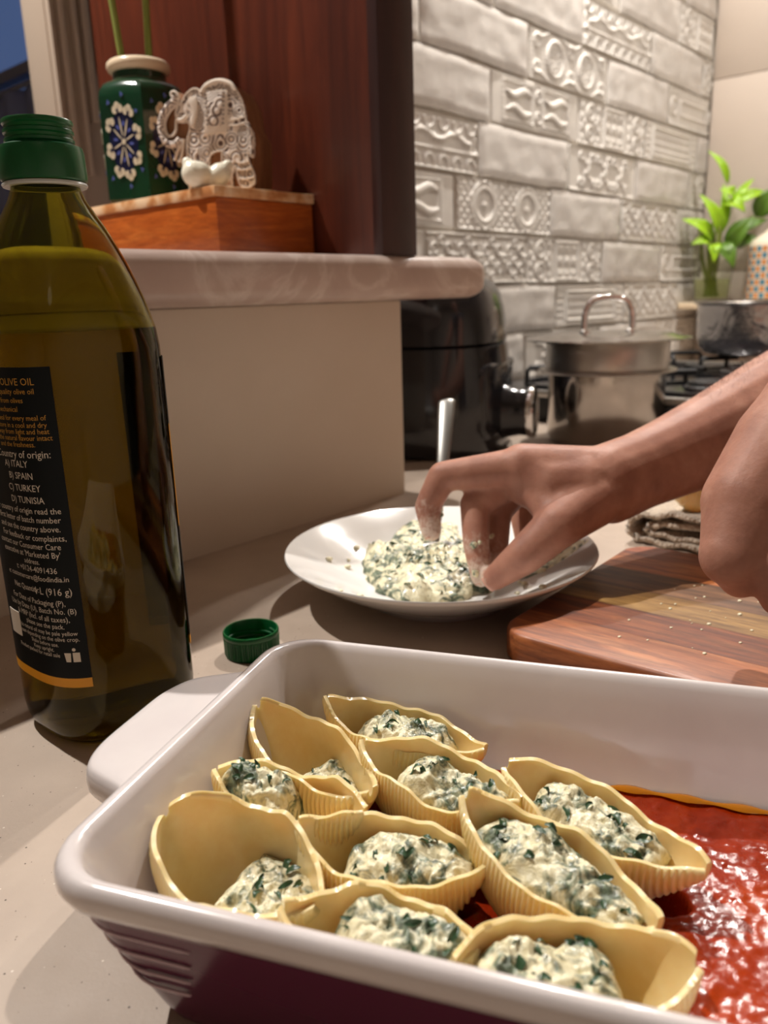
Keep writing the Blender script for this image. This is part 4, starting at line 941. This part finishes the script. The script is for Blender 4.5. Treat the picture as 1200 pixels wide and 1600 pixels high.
obj('trousers', fused(chain([(0.75, -0.37, -0.15), (0.75, -0.37, -0.82)], [.098, .065]) + chain([(0.90, -0.37, -0.15), (0.90, -0.37, -0.82)], [.098, .065]) + chain([(0.77, -0.365, -0.2), (0.88, -0.365, -0.2)], [.135, .135]), .008, 5), simple('dark_trousers', srgb(44, 44, 54), .9), person)
obj('hair', fused([cone_sphere((0.817, -0.250, 0.745), .092, (0.819, -0.270, 0.70), .080)], .006, 4), M['hair'], person)
# ------------------------------------------------------------------ ornaments on the ledge
LZ = 0.2602
bx = thing('wooden_box', 'orange-brown wooden box with a worn pale lid on the marble ledge', 'box', (0.4926, 0.635, LZ))
box('body', (0.002, 0.126, 0.002, 0.236, 0.0, 0.0545), M['box_wood'], bx, bev=.001)
box('lid', (0.0, 0.1275, 0.0, 0.238, 0.055, 0.0645), M['lid_wood'], bx, bev=.0012)
bpy.data.objects['lid'].parent = bx
TZ = LZ + .0647
# hexagonal vase
vs_ = thing('ceramic_vase', 'dark green hexagonal vase with painted white flowers on the wooden box', 'vase', (0.5440, 0.814, TZ), math.radians(-64)); vs_.scale = (1.08, 1.08, 1.12)
def hexa(r, z, rd=0.0):
    out = []
    for k in range(6):
        a0 = PI / 3 * k; p = Vector((math.cos(a0), math.sin(a0))); q = Vector((math.cos(a0 + PI / 3), math.sin(a0 + PI / 3)))
        for i in range(8):
            f_ = i / 8; h = p.lerp(q, f_); h = h.lerp(h.normalized(), rd); out.append((h.x * r, h.y * r, z))
    return out
loft('vase_body', [hexa(.043, 0.0), hexa(.0462, .003), hexa(.0465, .012), hexa(.0465, .085), hexa(.0462, .092, .02), hexa(.0445, .0985, .1), hexa(.040, .104, .3), hexa(.034, .1075, .6), hexa(.0275, .1095, 1), hexa(.0260, .1115, 1), hexa(.0258, .118, 1)], M['vase'], vs_, sharp=28)
ring_lathe('rim', [(.022, .1175), (.0275, .1175), (.0298, .1195), (.0308, .1225), (.0302, .1258), (.0280, .1278), (.0250, .1280), (.0232, .1265), (.022, .122)], M['ivory'], vs_, 48, sharp=60)
lathe('neck_inside', [(.0225, .105), (.0225, .1185)], M['vase'], vs_, 32)
def on_face(k, u, z, d):
    a = PI / 3 * (k + .5); nrm = Vector((math.cos(a), math.sin(a))); t = Vector((-nrm.y, nrm.x)); c = nrm * (.0465 * math.cos(PI / 6) + d) + t * u; return (c.x, c.y, z)
def disc(k, cu, cz, ru, rz_, d, rot=0, n=14):
    V = [on_face(k, cu + ru * math.cos(a) * math.cos(rot) - rz_ * math.sin(a) * math.sin(rot), cz + ru * math.cos(a) * math.sin(rot) + rz_ * math.sin(a) * math.cos(rot), d) for a in np.linspace(0, 2 * PI, n, endpoint=False)]
    V2 = [on_face(k, cu + (ru * math.cos(a) * math.cos(rot) - rz_ * math.sin(a) * math.sin(rot)) , cz + (ru * math.cos(a) * math.sin(rot) + rz_ * math.sin(a) * math.cos(rot)), -.0004) for a in np.linspace(0, 2 * PI, n, endpoint=False)]
    return V + V2, [tuple(range(n))] + [(i, n + i, n + (i + 1) % n, (i + 1) % n) for i in range(n)]
for k in range(6):
    W__, B__, N__, D__ = [], [], [], []
    cz = .053
    N__.append(disc(k, 0, cz, .0155, .026, .0003))
    for i in range(8):
        a = PI / 4 * i + .25; fu, fz = .0145 * math.cos(a), .0275 * math.sin(a)
        for b in (-1.25, 0, 1.25):
            aa = math.atan2(fz, fu) + b; W__.append(disc(k, fu + .0031 * math.cos(aa), cz + fz + .0040 * math.sin(aa), .0028, .0036, .0008, 0, 10))
        D__.append(disc(k, fu, cz + fz, .0014, .0016, .0010, 0, 8))
        W__.append(disc(k, fu * .48, cz + fz * .48, .0007 + math.hypot(fu, fz) * .30, .0007, .0006, math.atan2(fz, fu), 8))
        a2 = a + PI / 8; B__.append(disc(k, .0085 * math.cos(a2), cz + .0155 * math.sin(a2), .0014, .0026, .0007, a2 - PI / 2, 6))
    for u_, z_ in ((-.013, .087), (.002, .093), (.016, .078), (.017, .028), (-.016, .022), (.003, .014)): B__.append(disc(k, u_, z_, .0018, .0026, .0007, u_ * 20, 3))
    W__.append(disc(k, 0, cz, .0020, .0026, .0009))
    for nm, dat, mt in (('flower', W__, 'petal'), ('leaf_mark', B__, 'petal_blue'), ('ground', N__, 'navy'), ('flower_eye', D__, 'navy')):
        v, f = join_data(dat); mesh(nm + '_painting', v, f, M[mt], vs_, False)
sq = thing('plant_stems', 'two bare green plant stems rising from the green vase', 'stems', (0.5440, 0.814, TZ + .120))
for x, y, dx, dy, h in ((-.012, .008, -.035, .03, .5), (.010, -.004, .022, -.016, .5)): tube('stem', catmull([(x, y, 0), (x + dx * .25, y + dy * .25, h * .3), (x + dx * .7, y + dy * .7, h * .7), (x + dx, y + dy, h)], 6), .0036, M['stem'], sq, 8)
# carved elephant printing block: outline in cm, seen from the front (x right, y up)
el = thing('elephant_block', 'carved whitewashed elephant printing block standing on the wooden box', 'ornament', (0.5400, 0.690, TZ)); el.scale = (1.06, 1.06, 1.0)
nf = Vector((-.90, -.43, 0)).normalized(); rx = Vector((-nf.y, nf.x, 0)); rx = rx if rx.dot(Vector((.66, -.75, 0))) > 0 else -rx
FM = Matrix(((rx.x, 0, nf.x, 0), (rx.y, 0, nf.y, 0), (0, 1, 0, 0), (0, 0, 0, 1)))     # (x right, y up, z out of the face)
S_ = .01
def cpx(pts):       # outline points given on a 1200 x 1145 drawing grid
    return [((x - 560) * .000112, (1060 - y) * .0001075) for x, y in pts]
def smooth_out(pts, n=5):
    p = [(x, y, 0) for x, y in pts]; c = catmull([p[-1]] + p + [p[0], p[1]], n); return [(q.x, q.y) for q in c[n:-n]][:-1] if False else [(q.x, q.y) for q in c[n:n * (len(p) + 1)]]
blk = cpx([(240, 150), (330, 190), (420, 160), (520, 130), (640, 105), (760, 150), (830, 300), (850, 470), (905, 600), (895, 760), (890, 900), (880, 1060), (310, 1060), (250, 760), (180, 590), (110, 560), (95, 400), (150, 300)])
prism('wood_block', blk, -.045, -.0025, M['block_wood'], el, .001, M=FM)
prism('back_ground', [(x * .985, y * .99 + .0005) for x, y in blk[1:13]], -.003, -.0012, M['carve_dark'], el, 0, M=FM) if False else None
body = cpx([(350, 180), (410, 150), (460, 165), (480, 190), (520, 125), (640, 95), (750, 130), (790, 190), (840, 290), (860, 400), (870, 480), (915, 560), (920, 640), (905, 765), (875, 730), (865, 700), (860, 780), (890, 870), (905, 930), (890, 1000), (800, 1015), (760, 960), (745, 850), (735, 830), (700, 930), (690, 1030), (600, 1020), (575, 985), (600, 900), (620, 760), (620, 690), (520, 715), (500, 800), (480, 900), (455, 1040), (320, 1050), (300, 980), (310, 850), (300, 740), (310, 640), (320, 560), (350, 470), (330, 420), (270, 420), (230, 370), (240, 300), (300, 240)])
prism('elephant_body', smooth_out(body, 3), -.0025, .0015, M['carved'], el, .0006, M=FM)
trunk = [Vector((*p, .0005)) for p in cpx([(300, 270), (270, 320), (225, 400), (215, 480), (170, 525), (125, 500), (120, 400), (180, 310), (245, 265), (265, 200), (235, 155), (200, 165), (210, 205)])]
trunk_o = [Vector((*p, .0005)) for p in cpx([(250, 560), (190, 600), (110, 570), (80, 460), (100, 350), (170, 270), (225, 235), (240, 190)])]
def fm_tube(name, pts, r, mat, n=8): V, F = tube_data(catmull(pts, 5), r, n); return mesh(name, [FM @ v for v in V], F, mat, el, True, None, 60)
fm_tube('outline', [Vector((*p, .0013)) for p in smooth_out(body, 3)[::2] + [smooth_out(body, 3)[0]]], .0009, M['carved_plain'], 6)
fm_tube('trunk_inner', trunk, .0013, M['carved_plain']); fm_tube('trunk_outer', trunk_o, .0036, M['carved'])
cloth = cpx([(500, 170), (720, 190), (715, 300), (690, 550), (475, 545), (510, 350)]); prism('saddle_cloth', cloth, .001, .0026, M['carved_plain'], el, .0004, M=FM)
prism('cloth_panel', cpx([(535, 185), (680, 200), (640, 480), (530, 475)]), .0022, .0032, M['carved'], el, .0003, M=FM)
prism('ear', smooth_out(cpx([(360, 240), (430, 220), (445, 300), (420, 400), (385, 470), (360, 440), (385, 340)]), 4), .001, .0030, M['carved_plain'], el, .0005, M=FM)
fm_tube('back_band', [Vector((*p, .0016)) for p in cpx([(485, 190), (530, 140), (640, 110), (745, 145), (785, 200)])], .0020, M['carved_plain'])
fm_tube('tail', [Vector((*p, .0016)) for p in cpx([(865, 470), (895, 540), (900, 650), (900, 740)])], .0022, M['carved'])
fm_tube('tusk', [Vector((*p, .0012)) for p in cpx([(330, 370), (290, 400), (250, 400)])], .0024, M['carved_plain'])
fm_tube('garland', [Vector((*p, .0008)) for p in cpx([(260, 600), (215, 660), (180, 740)])], .0016, M['carved_plain']); fm_tube('garland', [Vector((*p, .0008)) for p in cpx([(280, 560), (260, 660), (225, 760)])], .0016, M['carved_plain'])
for y_, x0, x1 in ((430, 700, 850), (480, 700, 850), (800, 755, 870), (860, 755, 885), (940, 765, 900), (880, 610, 700), (950, 600, 690), (880, 315, 470), (960, 315, 465)): fm_tube('carved_band', [Vector((*p, .0016)) for p in cpx([(x0, y_), ((x0 + x1) / 2, y_ + 8), (x1, y_ - 6)])], .0009, M['carved_plain'], 6)
for i in range(8):
    for (x, y) in ((520, 210 + 36 * i), (690 - 4 * i, 210 + 36 * i)):
        p = cpx([(x, y)])[0]; bm = bmesh.new(); bmesh.ops.create_icosphere(bm, subdivisions=1, radius=.0010); bmesh.ops.transform(bm, matrix=FM @ Matrix.Translation((*p, .0029)), verts=bm.verts); bm_obj('bead', bm, M['carve_dark'], el)
# small two-lobed white ornament
orn = thing('white_ornament', 'small white two-lobed ornament in front of the carved elephant', 'ornament', (0.5060, 0.664, TZ))
lob = [cone_sphere((-.010, .004, .013), .012, (-.006, .002, .012), .0125), cone_sphere((.011, -.008, .013), .0105, (.008, -.006, .010), .0105), cone_sphere((-.014, .008, .023), .005, (-.010, .004, .015), .009), cone_sphere((.017, -.013, .021), .005, (.012, -.008, .014), .008), cone_sphere((0, -.002, .007), .0068, (.002, -.003, .007), .0068)]
obj('ornament_body', fused(lob, .0012, 5), M['porcelain'], orn)
# ------------------------------------------------------------------ air fryer
af = thing('air_fryer', 'glossy black air fryer on the counter behind the end of the half wall', 'air fryer', (0.945, 0.765, 0.0), math.radians(20))
def sup(r, n, z, m=72, e=1.0, cy=0.0): return [(a * e, b + cy, z) for a, b, _ in sect(r, n, z, m)]
loft('lower_body', [sup(.125, 2.6, 0.0), sup(.132, 2.6, .004), sup(.136, 2.6, .03), sup(.137, 2.6, .07), sup(.134, 2.6, .11), sup(.130, 2.6, .150), sup(.128, 2.6, .1515)], M['black_gloss'], af, sharp=40)
loft('upper_body', [sup(.127, 2.6, .1530), sup(.129, 2.6, .1545), sup(.126, 2.6, .19), sup(.120, 2.6, .220), sup(.110, 2.55, .236), sup(.096, 2.5, .2435), sup(.07, 2.4, .247)], M['black_gloss'], af, sharp=40)
o = loft('drawer_front', [[(x, -.1375 - d + .03 * (x / .1) ** 2, z) for x, z in rrect(.085 - i, .052 - i, .02, 6)] for d, i in ((-.02, 0), (0.003, 0), (.006, .002), (.007, .006))], M['black_gloss'], af, loc=(0, 0, .075)); 
hn = lathe('drawer_handle', [(.034, 0), (.030, .012), (.027, .030), (.0275, .046), (.025, .050), (.018, .0515), (.0001, .0520)], M['black_gloss'], af, 40, loc=(-.006, -.128, .054)); hn.rotation_euler = (PI / 2, 0, 0); hn.scale = (.85, 1.25, 1)
ring_lathe('handle_trim', [(.0235, -.006), (.0285, -.006), (.0300, 0), (.0285, .004), (.0235, .004)], M['chrome'], af, 40, loc=(-.006, -.176, .054)).rotation_euler = (PI / 2, 0, 0)
bpy.data.objects['handle_trim'].scale = (.86, 1.26, 1)
tube('side_line', catmull([(.06, -.118, .150), (.066, -.124, .10), (.05, -.133, .05), (.02, -.142, .02)], 6), .0012, M['chrome'], af, 6)
# ------------------------------------------------------------------ steel pot with lid
pt = thing('steel_pot', 'polished steel pot with a wide lid in front of the hob', 'pot', (1.125, 0.5480, 0.0))
lathe('pot_body', [(.070, 0), (.080, .003), (.0845, .010), (.085, .100), (.0855, .1045), (.0830, .1045), (.0828, .012), (.0001, .008)], M['steel'], pt, 72)
ring_lathe('flange', [(.0835, .1046), (.099, .1046), (.1005, .1060), (.099, .1076), (.0835, .1076)], M['brushed'], pt, 72)
ring_lathe('steamer_band', [(.084, .1078), (.0885, .1078), (.0890, .112), (.0890, .146), (.0880, .1475), (.084, .1475)], M['brushed'], pt, 72)
lid = lathe('lid', [(.118, .1505), (.1185, .1515), (.118, .1525), (.100, .1550), (.092, .1580), (.06, .1600), (.0001, .1610)], M['steel'], pt, 72); lathe('lid_skirt', [(.089, .1476), (.092, .1480), (.1170, .1504), (.1165, .1512), (.0001, .1512)], M['steel'], pt, 72)
hd = catmull([(-.034, 0, .157), (-.0355, 0, .168), (-.034, 0, .190), (-.024, 0, .2055), (0, 0, .2105), (.024, 0, .2055), (.034, 0, .190), (.0355, 0, .168), (.034, 0, .157)], 5)
h_ = tube('lid_handle', hd, .0048, M['chrome'], pt, 12); h_.rotation_euler = (0, 0, math.radians(-48))
for s in (-1, 1):
    a = math.radians(-48); lathe('handle_foot', [(.0085, .1590), (.0085, .1625), (.0055, .165)], M['chrome'], pt, 24, loc=(.034 * s * math.cos(a), .034 * s * math.sin(a), 0))
# ------------------------------------------------------------------ gas hob
hb = thing('gas_hob', 'black gas hob with steel trim and cast iron supports by the tiled wall', 'hob', (1.55, 0.58, 0.0))
box('body', (-.318, .318, -.245, .285, 0.001, .046), M['black_matt'], hb, bev=.003)
box('glass_top', (-.322, .322, -.25, .29, .0465, .0525), M['black_gloss'], hb, bev=.0015)
for s in (-1, 1): box('steel_trim', (s * .325 - .005, s * .325 + .005, -.25, .29, .0445, .056), M['brushed'], hb, bev=.0015)
for bxp, byp in ((-.17, .14), (-.17, -.10), (.15, .14), (.13, -.07)):
    lathe('burner', [(.045, .0527), (.045, .058), (.040, .061), (.038, .067), (.030, .069), (.0001, .0695)], M['black_matt'], hb, 32, loc=(bxp, byp, 0))
    for a in range(4):
        t = PI / 2 * a + PI / 4; c_, s_ = math.cos(t), math.sin(t)
        tube('pan_support', [(bxp + .105 * c_, byp + .105 * s_, .0535), (bxp + .105 * c_, byp + .105 * s_, .078), (bxp + .10 * c_, byp + .10 * s_, .0845), (bxp + .03 * c_, byp + .03 * s_, .0845)], .0045, M['black_matt'], hb, 8)
    ring_lathe('support_ring', [(.100, .0530), (.108, .0530), (.108, .0580), (.100, .0580)], M['black_matt'], hb, 32, loc=(bxp, byp, 0))
for k in range(4): lathe('knob', [(.021, .0526), (.021, .058), (.018, .060), (.017, .078), (.014, .081), (.0001, .0815)], M['brushed'], hb, 28, loc=(-.24 + .1 * k, -.215, 0))
# second pan on the hob
pn = thing('steel_saucepan', 'hammered steel saucepan with rolled rim on the far burner', 'saucepan', (1.692, 0.511, .0895))
lathe('pan_body', [(.078, 0), (.095, .004), (.106, .018), (.110, .035), (.112, .096), (.1145, .0985), (.110, .0985), (.1085, .03), (.0001, .008)], M['hammered'], pn, 72)
ring_lathe('rolled_rim', [(.1095, .0990), (.1175, .0990), (.1190, .1010), (.1175, .1030), (.1095, .1030)], M['steel'], pn, 72)
# ------------------------------------------------------------------ corner shelf, plant, mosaic bottle
sh = thing('corner_shelf', 'pale shelf in the corner of the tiled wall under the plant', 'shelf', (2.29, 0.70, .162))
box('shelf_board', (-.055, .1, -.30, .188, 0.0, .018), M['ivory'], sh, bev=.003); 
for y in (-.22, .12): box('bracket', (.02, .1, y, y + .012, -.07, -.0005), M['ivory'], sh, bev=.002)
pl = thing('potted_plant', 'bright green trailing plant growing in a glass jar on the corner shelf', 'plant', (2.300, 0.822, .1803))
ring_lathe('glass_jar', [(.0001, .001), (.040, .0), (.046, .006), (.048, .04), (.056, .12), (.060, .150), (.058, .150), (.054, .12), (.046, .04), (.043, .008), (.0001, .006)], M['glass'], pl, 40)
rg = random.Random(12)
lathe('water', [(.0001, .0065), (.042, .009), (.0445, .04), (.047, .060), (.0001, .060)], N('pale_water').set(col=(.80, .86, .55, 1), trans=1.0, rough=.02, ior=1.2).m, pl, 32)
for k in range(11):
    a = rg.uniform(0, 2 * PI); r = rg.uniform(.012, .036); tube('stem', catmull([(r * .5 * math.cos(a + 2), r * .5 * math.sin(a + 2), .015), (r * .8 * math.cos(a), r * .8 * math.sin(a), .09), (r * 1.3 * math.cos(a), r * 1.3 * math.sin(a), .16 + .05 * rg.random())], 5), .0042, M['stem'], pl, 6)
def big_leaf(base, tip, wid, fold, mat, droop=.02, nrm=None):
    b, t = Vector(base), Vector(tip); d = t - b; ax = d.normalized(); s = ax.cross(Vector(nrm or (-.7, -.5, .5))).normalized(); up = s.cross(ax); V = []
    for i in range(11):
        a = i / 10; w = wid * (math.sin(PI * a ** .75) ** .9) * (1 - .25 * a) + .0008
        for j in range(7):
            q = (j / 6 - .5) * 2; V.append(b + d * a + s * q * w + up * (fold * abs(q) * w + droop * math.sin(PI * a)))
    o = mesh('leaf', V, grid_faces(11, 7), mat, pl); o.modifiers.new('t', 'SOLIDIFY').thickness = .0012; return o
R3 = Vector((.66, -.75, 0)); A3 = Vector((.72, .64, 0)); U3 = Vector((0, 0, 1))
def pp3(r, u, a=0.0): return R3 * r + U3 * u + A3 * a
for (r0, u0, r1, u1, a1, w, dk) in ((.01, .17, -.055, .275, -.02, .020, 0), (.015, .18, .020, .305, .02, .014, 0), (.020, .30, -.030, .385, .01, .011, 0), (.025, .245, .125, .275, -.02, .016, 0), (.02, .235, .100, .315, .02, .010, 0), (-.01, .16, -.098, .215, -.02, .020, 0), (-.02, .15, -.075, .150, -.03, .018, 0),
                                 (.02, .16, .115, .205, -.05, .022, 1), (.03, .13, .075, .215, -.06, .022, 1), (.10, .215, .150, .290, -.03, .030, 1), (.00, .15, .035, .085, -.055, .026, 1), (-.015, .15, -.02, .10, -.055, .018, 0), (.03, .26, -.01, .285, -.03, .018, 0), (.015, .25, .055, .225, -.05, .022, 0), (.06, .14, .105, .155, -.05, .020, 1)):
    big_leaf(pp3(r0, u0, -.01), pp3(r1, u1, a1), w, .35, M['leaf_dark'] if dk else M['leaf'])
mb = thing('mosaic_bottle', 'cream bottle covered in blue and orange mosaic beside the plant', 'bottle', (2.318, 0.668, .1803)); mb.scale = (1.05, 1.05, 1.15)
lathe('bottle_body', [(.058, 0), (.062, .004), (.062, .125), (.058, .132), (.030, .150), (.021, .158), (.021, .20), (.024, .205), (.024, .212), (.0001, .213)], M['mos'][0], mb, 48)
vm, fm, mi = [], [], []
def mosaic_patch(R0, z0, rows, cols, ch):
    for r in range(rows):
        for c in range(cols):
            a0 = 2 * PI * c / cols; a1 = 2 * PI * (c + .8) / cols; zz0 = z0 + r * ch; zz1 = zz0 + ch * .82; o_ = len(vm)
            for R_ in (R0 + .0006, R0 - .0005):
                for a, z in ((a0, zz0), ((a0 + a1) / 2, zz0), (a1, zz0), (a1, zz1), ((a0 + a1) / 2, zz1), (a0, zz1)): vm.append((R_ * math.cos(a), R_ * math.sin(a), z))
            fm.append(tuple(o_ + k for k in range(6))); mi.append(1 if (r + c) % 2 == 0 else 2)
            for k in range(6): fm.append((o_ + k, o_ + 6 + k, o_ + 6 + (k + 1) % 6, o_ + (k + 1) % 6)); mi.append(mi[-1])
mosaic_patch(.062, .006, 8, 26, .0145); mosaic_patch(.021, .160, 3, 10, .0125)
o = mesh('mosaic', vm, fm, M['mos'], mb, False); o['kind'] = 'stuff'
for p_, i_ in zip(o.data.polygons, mi): p_.material_index = i_
